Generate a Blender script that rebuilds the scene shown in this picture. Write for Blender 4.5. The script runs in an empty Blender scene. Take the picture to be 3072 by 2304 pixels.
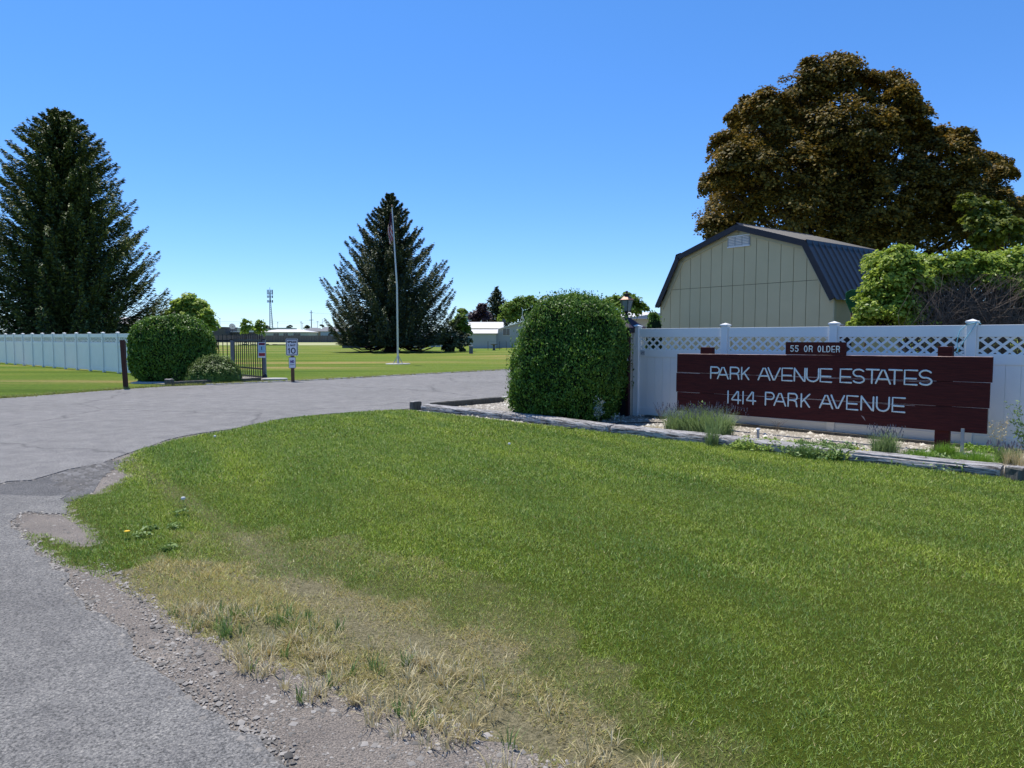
import bpy, math, random
import numpy as np
from mathutils import Vector, Matrix
R = math.radians
S = bpy.context.scene
COL = S.collection
rng = np.random.default_rng(7)
random.seed(7)

# ------------------------------------------------------------------ camera, world, sun, exposure
CAM_H, FPX, PITCH = 1.6, 2130.0, math.atan(139/2130.0)
cd = bpy.data.cameras.new("camera"); cam = bpy.data.objects.new("camera", cd); COL.objects.link(cam)
cam.location = (0, 0, CAM_H); cam.rotation_euler = (math.pi/2-PITCH, 0, 0)
cd.sensor_fit = 'HORIZONTAL'; cd.sensor_width = 36; cd.lens = 36*FPX/3072
cd.clip_start = .05; cd.clip_end = 6000
S.camera = cam
SUN = Vector((-.47, .62, 2.0)).normalized()
world = bpy.data.worlds.new("World"); S.world = world; world.use_nodes = True
nt = world.node_tree; nt.nodes.clear()
out = nt.nodes.new("ShaderNodeOutputWorld"); bg = nt.nodes.new("ShaderNodeBackground"); sky = nt.nodes.new("ShaderNodeTexSky")
sky.sky_type = 'NISHITA'; sky.sun_disc = False
sky.sun_elevation = math.asin(SUN.z); sky.sun_rotation = math.atan2(SUN.x, SUN.y)
sky.altitude = 1200; sky.air_density = 1.0; sky.dust_density = .0; sky.ozone_density = 6.0
bg.inputs[1].default_value = .15
hs = nt.nodes.new('ShaderNodeHueSaturation'); hs.inputs['Saturation'].default_value = 1.16; nt.links.new(sky.outputs[0], hs.inputs['Color'])
tcw = nt.nodes.new('ShaderNodeTexCoord'); sxw = nt.nodes.new('ShaderNodeSeparateXYZ'); nt.links.new(tcw.outputs['Generated'], sxw.inputs[0])
rw = nt.nodes.new('ShaderNodeValToRGB'); nt.links.new(sxw.outputs[2], rw.inputs[0]); e_ = rw.color_ramp.elements     # clearer, bluer air low down than the model's default
e_[0].position = 0; e_[0].color = (.58, .66, .84, 1); e_[1].position = .45; e_[1].color = (.84, .90, .98, 1); e2_ = e_.new(.14); e2_.color = (.70, .76, .90, 1)
mw = nt.nodes.new('ShaderNodeMix'); mw.data_type = 'RGBA'; mw.blend_type = 'MULTIPLY'; mw.inputs[0].default_value = 1
nt.links.new(hs.outputs[0], mw.inputs[6]); nt.links.new(rw.outputs[0], mw.inputs[7]); nt.links.new(mw.outputs[2], bg.inputs[0]); nt.links.new(bg.outputs[0], out.inputs[0])
ld = bpy.data.lights.new("sun", 'SUN'); lo = bpy.data.objects.new("sun", ld); COL.objects.link(lo)
ld.energy = 4.1; ld.angle = R(.5); ld.color = (1, .95, .87)
lo.rotation_euler = SUN.to_track_quat('Z', 'Y').to_euler()
S.view_settings.view_transform = 'Standard'; S.view_settings.look = 'None'
S.view_settings.exposure = .46; S.view_settings.gamma = 1
S.cycles.use_denoising = True; S.cycles.max_bounces = 8; S.cycles.transparent_max_bounces = 12

def ray(px, py):
    u = (px-1536)/FPX; v = (1152-py)/FPX
    return Vector((u, math.cos(PITCH)+v*math.sin(PITCH), -math.sin(PITCH)+v*math.cos(PITCH)))
def G(px, py, z=0.0):          # ground point seen at a pixel
    d = ray(px, py); t = (z-CAM_H)/d.z
    return Vector((d.x*t, d.y*t, z))
def D(px, py, Y):              # point at distance Y seen at a pixel
    d = ray(px, py); t = Y/d.y
    return Vector((d.x*t, Y, CAM_H+d.z*t))

# ------------------------------------------------------------------ materials
def newmat(name):
    m = bpy.data.materials.new(name); m.use_nodes = True
    n = m.node_tree; n.nodes.clear()
    o = n.nodes.new("ShaderNodeOutputMaterial"); b = n.nodes.new("ShaderNodeBsdfPrincipled")
    n.links.new(b.outputs[0], o.inputs[0])
    return m, n, b, o
def noise(n, scale, detail=4, coord='Object', vec=None, rough=.6):
    t = n.nodes.new("ShaderNodeTexNoise"); t.inputs['Scale'].default_value = scale
    t.inputs['Detail'].default_value = detail; t.inputs['Roughness'].default_value = rough
    if vec is None:
        c = n.nodes.new("ShaderNodeTexCoord"); vec = c.outputs[coord]
    n.links.new(vec, t.inputs['Vector']); return t
def ramp(n, src, stops):
    r = n.nodes.new("ShaderNodeValToRGB")
    els = r.color_ramp.elements
    while len(els) < len(stops): els.new(.5)
    for e, (p, c) in zip(els, stops):
        e.position = p; e.color = (*c, 1) if len(c) == 3 else c
    n.links.new(src, r.inputs[0]); return r
def mixc(n, a, b, fac, mode='MIX'):
    m = n.nodes.new("ShaderNodeMix"); m.data_type = 'RGBA'; m.blend_type = mode
    for s, v in ((m.inputs[0], fac), (m.inputs[6], a), (m.inputs[7], b)):
        if isinstance(v, (int, float)): s.default_value = v
        elif isinstance(v, tuple): s.default_value = (*v, 1)
        else: n.links.new(v, s)
    return m.outputs[2]
def bump(n, b, src, strength=.3, dist=.01):
    bp = n.nodes.new("ShaderNodeBump"); bp.inputs['Strength'].default_value = strength; bp.inputs['Distance'].default_value = dist
    n.links.new(src, bp.inputs['Height']); n.links.new(bp.outputs[0], b.inputs['Normal'])
def vscale(n, sc, coord='Object', rot=(0, 0, 0)):
    c = n.nodes.new("ShaderNodeTexCoord"); m = n.nodes.new("ShaderNodeMapping"); m.inputs['Scale'].default_value = sc
    m.inputs['Rotation'].default_value = rot
    n.links.new(c.outputs[coord], m.inputs[0]); return m.outputs[0]
def gen(name, c1, c2=None, rough=.6, scale=6, spec=.4, metal=0, bmp=.15, bd=.004, stretch=None):
    """two tone mottled surface"""
    m, n, b, o = newmat(name)
    if c2 is None: c2 = tuple(x*.8 for x in c1)
    v = vscale(n, stretch) if stretch else None
    t = noise(n, scale, 6, vec=v); r = ramp(n, t.outputs[0], [(.3, c1), (.7, c2)])
    n.links.new(r.outputs[0], b.inputs['Base Color'])
    b.inputs['Roughness'].default_value = rough; b.inputs['Metallic'].default_value = metal
    b.inputs['Specular IOR Level'].default_value = spec
    if bmp: bump(n, b, t.outputs[0], bmp, bd)
    return m
def leafmat(name, cols, trans=.3, rough=.55, pscale=.6, spec=.35, tcol=None):
    """leaf: colour per leaf from a ramp, shifted by a soft position noise, some light passing through"""
    m, n, b, o = newmat(name)
    g = n.nodes.new("ShaderNodeNewGeometry")
    t = noise(n, pscale, 3, vec=g.outputs['Position'])
    ma = n.nodes.new("ShaderNodeMath"); ma.operation = 'MULTIPLY_ADD'; ma.inputs[1].default_value = .75; ma.inputs[2].default_value = -.15
    n.links.new(g.outputs['Random Per Island'], ma.inputs[0])
    mb = n.nodes.new("ShaderNodeMath"); mb.operation = 'MULTIPLY_ADD'; mb.inputs[1].default_value = .6
    n.links.new(t.outputs[0], mb.inputs[0]); n.links.new(ma.outputs[0], mb.inputs[2])
    k = len(cols)
    r = ramp(n, mb.outputs[0], [(i/(k-1) if k > 1 else 0, c) for i, c in enumerate(cols)])
    n.links.new(r.outputs[0], b.inputs['Base Color'])
    b.inputs['Roughness'].default_value = rough; b.inputs['Specular IOR Level'].default_value = spec
    if trans:
        tr = n.nodes.new("ShaderNodeBsdfTranslucent"); mx = n.nodes.new("ShaderNodeMixShader"); mx.inputs[0].default_value = trans
        n.links.new(mixc(n, r.outputs[0], tcol or (1, .95, .25), .55, 'MULTIPLY') if tcol else r.outputs[0], tr.inputs[0])
        n.links.new(b.outputs[0], mx.inputs[1]); n.links.new(tr.outputs[0], mx.inputs[2]); n.links.new(mx.outputs[0], o.inputs[0])
    return m

M = {}
M['vinyl'] = gen('white_vinyl', (.83, .82, .79), (.78, .77, .74), rough=.35, scale=2, bmp=.02)
M['board'] = gen('maroon_boards', (.092, .016, .013), (.036, .0075, .0075), rough=.75, spec=.2, scale=5, bmp=1, bd=.006, stretch=(1, 6, 22))
M['letter'] = gen('pale_paint', (.76, .80, .78), (.58, .64, .64), rough=.6, scale=30, bmp=.2)
M['plankedge'] = gen('sunlit_edge_and_chip', (.62, .50, .44), (.12, .03, .03), rough=.8, scale=9, stretch=(1, 8, 8))  # pale tone paints sun on the plank edges; bare wood on the chip
M['timber'] = None
M['asphalt'] = None
M['metal_grey'] = gen('galvanised_metal', (.38, .40, .42), (.30, .31, .33), rough=.5, metal=.6, scale=12)
M['postgrey'] = gen('grey_painted_post', (.20, .21, .25), (.15, .16, .19), rough=.5, scale=8)
M['iron'] = gen('black_iron', (.012, .012, .015), (.02, .02, .024), rough=.4, scale=20)
M['rust_wood'] = gen('brown_red_wood', (.085, .030, .018), (.05, .018, .012), rough=.8, scale=8, stretch=(6, 6, 1), bmp=.5)
M['brown_wood'] = gen('brown_wood_post', (.17, .085, .045), (.10, .05, .03), rough=.8, scale=8, stretch=(8, 8, 1), bmp=.5)
M['dark_trim'] = gen('dark_trim', (.02, .018, .024), (.03, .026, .03), rough=.6)
M['plum_roof'] = gen('dark_plum_shingles', (.028, .020, .042), (.045, .035, .055), rough=.8, scale=40, bmp=.6)
M['maroon_post'] = gen('maroon_post', (.06, .015, .014), (.035, .011, .011), rough=.7)
M['beige_trim'] = gen('beige_trim', (.50, .45, .36), (.42, .38, .31), rough=.6)
M['darkpanel'] = gen('slate_panel', (.035, .04, .052), (.02, .024, .03), rough=.35)
M['copper'] = gen('aged_copper', (.26, .15, .11), (.16, .09, .07), rough=.45, metal=.5)
M['white'] = gen('white_paint', (.78, .78, .78), (.7, .7, .7), rough=.5)
M['pole'] = gen('flagpole_white', (.66, .67, .68), (.58, .58, .60), rough=.35)
M['concrete'] = gen('pale_concrete', (.52, .50, .47), (.40, .38, .36), rough=.85, scale=10, bmp=.4)
M['bark'] = gen('bark', (.06, .045, .035), (.025, .02, .016), rough=.95, scale=9, stretch=(4, 4, 1), bmp=.9, bd=.03)
M['twig'] = gen('dry_twig', (.17, .135, .105), (.08, .062, .05), rough=.9, scale=12)
M['siding'] = gen('khaki_siding', (.57, .475, .28), (.53, .44, .255), rough=.65, scale=2, bmp=.05)
M['siding_trim'] = gen('khaki_trim', (.46, .42, .28), (.42, .39, .25), rough=.6)
M['groove'] = gen('siding_groove', (.10, .09, .05), rough=.9)
M['green_plastic'] = gen('green_plastic', (.012, .16, .075), (.01, .11, .05), rough=.4)
M['black_plastic'] = gen('black_plastic', (.015, .015, .017), rough=.35)
M['blue_cord'] = gen('pale_blue_cord', (.22, .52, .62), rough=.6)
M['sign_white'] = gen('sign_white', (.72, .73, .76), (.66, .67, .70), rough=.4, scale=3)
M['sign_black'] = gen('sign_black', (.02, .02, .025), rough=.5)
M['sign_red'] = gen('sign_red', (.36, .02, .025), rough=.5)
M['sign_maroon'] = gen('sign_maroon', (.16, .015, .05), rough=.5)
M['sign_blue'] = gen('sign_blue', (.30, .52, .68), rough=.5)
M['sign_purple'] = gen('sign_text_purple', (.10, .04, .20), rough=.5)
M['flag_red'] = gen('flag_red', (.42, .03, .05), (.3, .02, .04), rough=.8)
M['flag_white'] = gen('flag_white', (.62, .58, .6), rough=.8)
M['flag_blue'] = gen('flag_blue', (.015, .02, .07), rough=.8)
M['orange_red'] = gen('marker_red', (.75, .05, .04), rough=.6)
M['glass'] = gen('window_glass', (.03, .035, .045), (.05, .06, .075), rough=.08, spec=.7, bmp=0)
M['lampglass'] = gen('frosted_lamp_glass', (.20, .23, .23), (.28, .31, .31), rough=.15, spec=.6, bmp=0)
M['hroof'] = gen('white_metal_roof', (.72, .68, .62), (.64, .60, .55), rough=.5, scale=1)
M['hwall'] = gen('pale_siding_wall', (.46, .46, .45), (.42, .42, .40), rough=.6, scale=1)
M['hwall2'] = gen('cream_siding_wall', (.55, .52, .42), (.50, .47, .38), rough=.6, scale=1)
M['tanwall'] = gen('tan_wall', (.42, .30, .18), rough=.7, scale=1)
M['bluewall'] = gen('blue_grey_wall', (.42, .46, .52), (.38, .42, .48), rough=.7, scale=1)
M['greyroof'] = gen('grey_shingle_roof', (.21, .21, .21), (.16, .16, .165), rough=.9, scale=3)
M['darkwall'] = gen('dark_grey_wall', (.10, .10, .095), (.08, .08, .075), rough=.8, scale=1)
M['fencewood'] = gen('weathered_fence_wood', (.145, .125, .12), (.095, .082, .082), rough=.9, scale=.5, stretch=(2, 2, .1))
M['orange'] = gen('orange_panel', (.55, .25, .08), rough=.7)
M['steel_far'] = gen('far_steel', (.16, .20, .24), rough=.6)
M['wood_far'] = gen('far_wood_pole', (.07, .06, .055), rough=.9)
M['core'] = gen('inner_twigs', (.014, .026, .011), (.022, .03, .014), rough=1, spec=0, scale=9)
M['deadcore'] = gen('inner_brush', (.035, .028, .02), (.02, .018, .013), rough=1, spec=0)
M['ventgrey'] = gen('vent_grey', (.30, .32, .34), rough=.6)
M['sticker'] = gen('silver_sticker', (.5, .52, .55), rough=.5)
M['cylgrey'] = gen('silo_grey', (.50, .54, .60), (.44, .48, .54), rough=.6, scale=.3)
M['utility'] = gen('utility_green', (.07, .11, .13), rough=.6)

def weathered():
    m, n, b, o = newmat('weathered_timber')
    v = vscale(n, (1.2, 14, 14)); t = noise(n, 3, 8, vec=v, rough=.75)
    v2 = vscale(n, (1.5, 26, 26)); t2 = noise(n, 2.2, 4, vec=v2)
    r = ramp(n, t.outputs[0], [(.38, (.07, .06, .05)), (.47, (.36, .34, .325)), (.75, (.58, .565, .55))])
    r2 = ramp(n, t2.outputs[0], [(.41, (.10, .085, .075)), (.46, (1, 1, 1))])
    n.links.new(mixc(n, r.outputs[0], r2.outputs[0], .9, 'MULTIPLY'), b.inputs['Base Color'])
    b.inputs['Roughness'].default_value = .9; bump(n, b, mixc(n, t.outputs[0], r2.outputs[0], .5, 'MULTIPLY'), 1, .02); return m
M['timber'] = weathered()
M['timber_dark'] = gen('grey_old_wood', (.15, .145, .125), (.06, .055, .045), rough=.9, scale=5, stretch=(8, 8, 1), bmp=1, bd=.02)

def asphalt(name, ca, cb, coarse, warm=(.30, .25, .2), crack=True, big_con=1.0):
    m, n, b, o = newmat(name)
    g = n.nodes.new("ShaderNodeNewGeometry"); P = g.outputs['Position']
    big = noise(n, .35, 5, vec=P); med = noise(n, 3.0, 6, vec=P); fine = noise(n, coarse, 3, vec=P, rough=.8)
    vo = n.nodes.new("ShaderNodeTexVoronoi"); vo.inputs['Scale'].default_value = coarse; n.links.new(P, vo.inputs['Vector'])
    c = ramp(n, big.outputs[0], [(.3, ca), (.7, cb)]).outputs[0]
    c = mixc(n, c, ramp(n, med.outputs[0], [(.3, (.74, .74, .75)), (.7, (1.1, 1.1, 1.09))]).outputs[0], .9, 'MULTIPLY')
    c = mixc(n, c, ramp(n, fine.outputs[0], [(.36, (.38/big_con,)*3), (.5, (1, 1, 1)), (.66, (1.5*big_con, 1.46*big_con, 1.4*big_con))]).outputs[0], 1, 'MULTIPLY')
    c = mixc(n, c, ramp(n, vo.outputs['Distance'], [(.05, (1.3, 1.28, 1.22)), (.6, (.72, .72, .73))]).outputs[0], .6, 'MULTIPLY')
    if crack:
        w = noise(n, 1.1, 3, vec=P)
        vm = n.nodes.new("ShaderNodeVectorMath"); vm.operation = 'ADD'; n.links.new(P, vm.inputs[0])
        vs = n.nodes.new("ShaderNodeVectorMath"); vs.operation = 'SCALE'; vs.inputs['Scale'].default_value = .8
        n.links.new(w.outputs[1], vs.inputs[0]); n.links.new(vs.outputs[0], vm.inputs[1])
        v2 = n.nodes.new("ShaderNodeTexVoronoi"); v2.feature = 'DISTANCE_TO_EDGE'; v2.inputs['Scale'].default_value = .16
        n.links.new(vm.outputs[0], v2.inputs['Vector'])
        c = mixc(n, c, ramp(n, v2.outputs[0], [(.0, (.62, .62, .62)), (.004, (.8, .8, .8)), (.007, (1, 1, 1))]).outputs[0], 1, 'MULTIPLY')
    n.links.new(c, b.inputs['Base Color']); b.inputs['Roughness'].default_value = .88; b.inputs['Specular IOR Level'].default_value = .25
    bump(n, b, mixc(n, fine.outputs[0], vo.outputs['Distance'], .5), .9, .012)
    return m
M['asphalt'] = asphalt('asphalt_drive', (.225, .217, .205), (.268, .258, .246), 80)
M['street'] = asphalt('asphalt_street', (.185, .178, .166), (.235, .227, .212), 85, crack=False, big_con=1.12)
M['oldpatch'] = asphalt('dark_old_asphalt', (.11, .108, .105), (.16, .155, .15), 60, crack=False)
M['dirt'] = asphalt('roadside_dirt', (.22, .19, .16), (.28, .245, .21), 115, crack=False)
M['bedsoil'] = asphalt('bed_stones', (.27, .24, .20), (.38, .35, .30), 34, crack=False)
M['padslab'] = asphalt('pale_asphalt', (.30, .295, .285), (.34, .335, .325), 50, crack=False)

def lawnmat():
    m, n, b, o = newmat('lawn_turf')
    g = n.nodes.new("ShaderNodeNewGeometry"); P = g.outputs['Position']
    at = n.nodes.new("ShaderNodeAttribute"); at.attribute_name = 'dry'
    big = noise(n, .5, 4, vec=P); fine = noise(n, 60, 4, vec=P, rough=.8)
    c = ramp(n, big.outputs[0], [(.3, (.075, .10, .012)), (.55, (.095, .12, .014)), (.72, (.12, .12, .022))]).outputs[0]
    soil = ramp(n, fine.outputs[0], [(.3, (.20, .17, .10)), (.7, (.38, .33, .21))]).outputs[0]
    c = mixc(n, c, soil, at.outputs['Fac'])
    c = mixc(n, c, ramp(n, fine.outputs[0], [(.32, (.35, .4, .3)), (.6, (1.1, 1.1, 1)), (.8, (1.5, 1.4, 1.2))]).outputs[0], .8, 'MULTIPLY')
    n.links.new(c, b.inputs['Base Color']); b.inputs['Roughness'].default_value = 1; b.inputs['Specular IOR Level'].default_value = .1
    bump(n, b, fine.outputs[0], 1, .03); return m
M['lawn'] = lawnmat()
def parkmat():
    m, n, b, o = newmat('park_turf')
    g = n.nodes.new("ShaderNodeNewGeometry"); P = g.outputs['Position']
    mp = n.nodes.new("ShaderNodeMapping"); mp.inputs['Scale'].default_value = (.035, .22, 1); mp.inputs['Rotation'].default_value = (0, 0, .12); n.links.new(P, mp.inputs[0])
    st = noise(n, 1, 5, vec=mp.outputs[0]); big = noise(n, .06, 4, vec=P); fine = noise(n, 5, 8, vec=P, rough=.9)
    c = ramp(n, st.outputs[0], [(.34, (.085, .135, .016)), (.47, (.140, .195, .028)), (.56, (.20, .215, .045)), (.64, (.33, .25, .10))]).outputs[0]
    c = mixc(n, c, ramp(n, big.outputs[0], [(.35, (.82, .95, .8)), (.65, (1.15, 1.08, 1.05))]).outputs[0], 1, 'MULTIPLY')
    c = mixc(n, c, ramp(n, fine.outputs[0], [(.34, (.45, .5, .4)), (.52, (1, 1, 1)), (.68, (1.5, 1.42, 1.3))]).outputs[0], .9, 'MULTIPLY')
    n.links.new(c, b.inputs['Base Color']); b.inputs['Roughness'].default_value = 1; b.inputs['Specular IOR Level'].default_value = .1
    bump(n, b, fine.outputs[0], 1, .08); return m
M['park'] = parkmat()
def blademat(name, green, dry, trans=.35):
    m, n, b, o = newmat(name)
    g = n.nodes.new("ShaderNodeNewGeometry"); P = g.outputs['Position']
    at = n.nodes.new("ShaderNodeAttribute"); at.attribute_name = 'dry'
    m0 = n.nodes.new("ShaderNodeMapping"); m0.inputs['Rotation'].default_value = (0, 0, R(61)); n.links.new(P, m0.inputs[0])
    mp = n.nodes.new("ShaderNodeMapping"); mp.inputs['Scale'].default_value = (.28, 1.5, 1); n.links.new(m0.outputs[0], mp.inputs[0])
    big = noise(n, .9, 4, vec=mp.outputs[0]); rnd = g.outputs['Random Per Island']
    gc = ramp(n, rnd, [(i/(len(green)-1), c) for i, c in enumerate(green)]).outputs[0]
    gc = mixc(n, gc, ramp(n, big.outputs[0], [(.34, (.68, .80, .82)), (.5, (.97, .99, 1)), (.64, (1.25, 1.17, 1.0))]).outputs[0], 1, 'MULTIPLY')
    dc = ramp(n, rnd, [(i/(len(dry)-1), c) for i, c in enumerate(dry)]).outputs[0]
    c = mixc(n, gc, dc, at.outputs['Fac'])
    n.links.new(c, b.inputs['Base Color']); b.inputs['Roughness'].default_value = .5; b.inputs['Specular IOR Level'].default_value = .3
    tr = n.nodes.new("ShaderNodeBsdfTranslucent"); mx = n.nodes.new("ShaderNodeMixShader"); mx.inputs[0].default_value = trans
    n.links.new(c, tr.inputs[0]); n.links.new(b.outputs[0], mx.inputs[1]); n.links.new(tr.outputs[0], mx.inputs[2]); n.links.new(mx.outputs[0], o.inputs[0])
    return m
M['blade'] = blademat('grass_blades', [(.07, .12, .015), (.18, .275, .03), (.30, .41, .048), (.41, .51, .08), (.60, .67, .24)], [(.55, .42, .15), (.72, .58, .28), (.42, .36, .10), (.85, .74, .42)])
M['spray_dark'] = leafmat('spruce_needles_dark', [(.022, .042, .018), (.055, .088, .028), (.14, .18, .055), (.24, .27, .09)], trans=.1, pscale=.5, rough=.6)
M['spray_mid'] = leafmat('spruce_needles', [(.026, .042, .028), (.055, .078, .044), (.12, .145, .075), (.20, .22, .11)], trans=.08, pscale=.35, rough=.6)
M['maple'] = leafmat('bronze_maple_leaves', [(.042, .036, .013), (.105, .086, .018), (.22, .155, .025), (.38, .21, .028)], trans=.28, pscale=.55, rough=.6, spec=.2)
M['maple_green'] = leafmat('yellow_green_leaves', [(.06, .085, .012), (.13, .17, .02), (.22, .24, .03)], trans=.35)
M['thuja'] = leafmat('hedge_foliage', [(.03, .07, .010), (.07, .15, .016), (.14, .26, .028), (.24, .38, .06)], trans=.3, pscale=1.6, rough=.5)
M['box'] = leafmat('dome_bush_leaves', [(.035, .075, .012), (.075, .14, .018), (.14, .23, .03), (.25, .35, .06)], trans=.12, pscale=2, rough=.45)
M['bright'] = leafmat('bright_shrub_leaves', [(.08, .13, .018), (.20, .29, .03), (.36, .46, .06), (.52, .60, .12)], trans=.42, pscale=.9, rough=.45)
M['willow'] = leafmat('pale_green_leaves', [(.20, .30, .05), (.36, .48, .08), (.52, .62, .16)], trans=.45)
M['green'] = leafmat('tree_leaves', [(.07, .13, .02), (.17, .27, .035), (.32, .44, .07)], trans=.4)
M['plum'] = leafmat('plum_leaves', [(.025, .012, .02), (.06, .03, .04), (.09, .06, .05)], trans=.15)
M['lav'] = leafmat('lavender_leaves', [(.12, .17, .07), (.22, .31, .11), (.34, .44, .17)], trans=.4)
M['lavtip'] = leafmat('lavender_buds', [(.075, .065, .11), (.16, .15, .19), (.28, .27, .30)], trans=.2)
M['tuft'] = leafmat('fresh_tuft', [(.08, .17, .02), (.18, .32, .03), (.30, .46, .06)], trans=.3)
M['creep'] = leafmat('creeping_leaves', [(.12, .20, .04), (.26, .38, .06), (.46, .54, .14)], trans=.3, pscale=6)
M['yellow'] = leafmat('yellow_leaves', [(.35, .36, .05), (.6, .55, .08)], trans=.3)
M['straw'] = leafmat('straw', [(.42, .33, .14), (.60, .50, .26), (.74, .65, .42)], trans=.25, pscale=3)
M['silver'] = leafmat('silver_leaves', [(.30, .34, .30), (.45, .50, .44)], trans=.2)
M['weed'] = leafmat('weed_green', [(.08, .15, .045), (.17, .27, .07), (.28, .36, .11)], trans=.25, pscale=5)
M['pebble'] = leafmat('bed_pebbles', [(.20, .17, .13), (.46, .42, .35), (.68, .65, .58)], trans=0, pscale=5, rough=.8)
M['stone'] = leafmat('road_stones', [(.05, .048, .045), (.20, .185, .165), (.40, .37, .33)], trans=0, pscale=5, rough=.85)
M['flower_white'] = leafmat('white_blossom', [(.55, .55, .52), (.8, .8, .78)], trans=.2)
M['flower_pink'] = leafmat('pink_blossom', [(.45, .18, .40), (.7, .35, .6)], trans=.2)
M['dand_y'] = gen('dandelion_yellow', (.8, .5, .02), rough=.7)

# ------------------------------------------------------------------ object helpers
def empty(name, loc=(0, 0, 0), rz=0.0):
    o = bpy.data.objects.new(name, None); COL.objects.link(o); o.location = loc; o.rotation_euler = (0, 0, rz)
    o.empty_display_size = .2; return o
def tag(o, label=None, cat=None, group=None, kind=None):
    if label: o['label'] = label
    if cat: o['category'] = cat
    if group: o['group'] = group
    if kind: o['kind'] = kind
    return o
def thing(name, label, cat, loc=(0, 0, 0), rz=0.0, group=None):
    return tag(empty(name, loc, rz), label, cat, group)
def inv_of(o):
    m = Matrix.Translation(o.location) @ o.rotation_euler.to_matrix().to_4x4()
    while o.parent:
        o = o.parent; m = (Matrix.Translation(o.location) @ o.rotation_euler.to_matrix().to_4x4()) @ m
    return m.inverted()
def link(me, name, mat, parent=None, world=False):
    o = bpy.data.objects.new(name, me); COL.objects.link(o)
    for mm in (mat if isinstance(mat, (list, tuple)) else [mat]): me.materials.append(mm)
    if parent is not None:
        if world: me.transform(inv_of(parent))
        o.parent = parent
    return o
def npmesh(name, V, k, mat, parent=None, world=False, attr=None, F=None):
    """mesh of many separate k-sided faces (V holds k vertices per face), or shared faces F"""
    me = bpy.data.meshes.new(name); V = np.asarray(V, dtype=np.float32).reshape(-1, 3)
    F = np.arange(len(V), dtype=np.int32) if F is None else np.asarray(F, dtype=np.int32).ravel()
    nf = len(F)//k
    me.vertices.add(len(V)); me.vertices.foreach_set('co', V.ravel())
    me.loops.add(nf*k); me.loops.foreach_set('vertex_index', F)
    me.polygons.add(nf); me.polygons.foreach_set('loop_start', np.arange(nf, dtype=np.int32)*k)
    me.polygons.foreach_set('loop_total', np.full(nf, k, dtype=np.int32))
    if attr is not None:
        a = me.attributes.new('dry', 'FLOAT', 'POINT'); a.data.foreach_set('value', np.asarray(attr, dtype=np.float32))
    me.update(calc_edges=True)
    return link(me, name, mat, parent, world)

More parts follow.
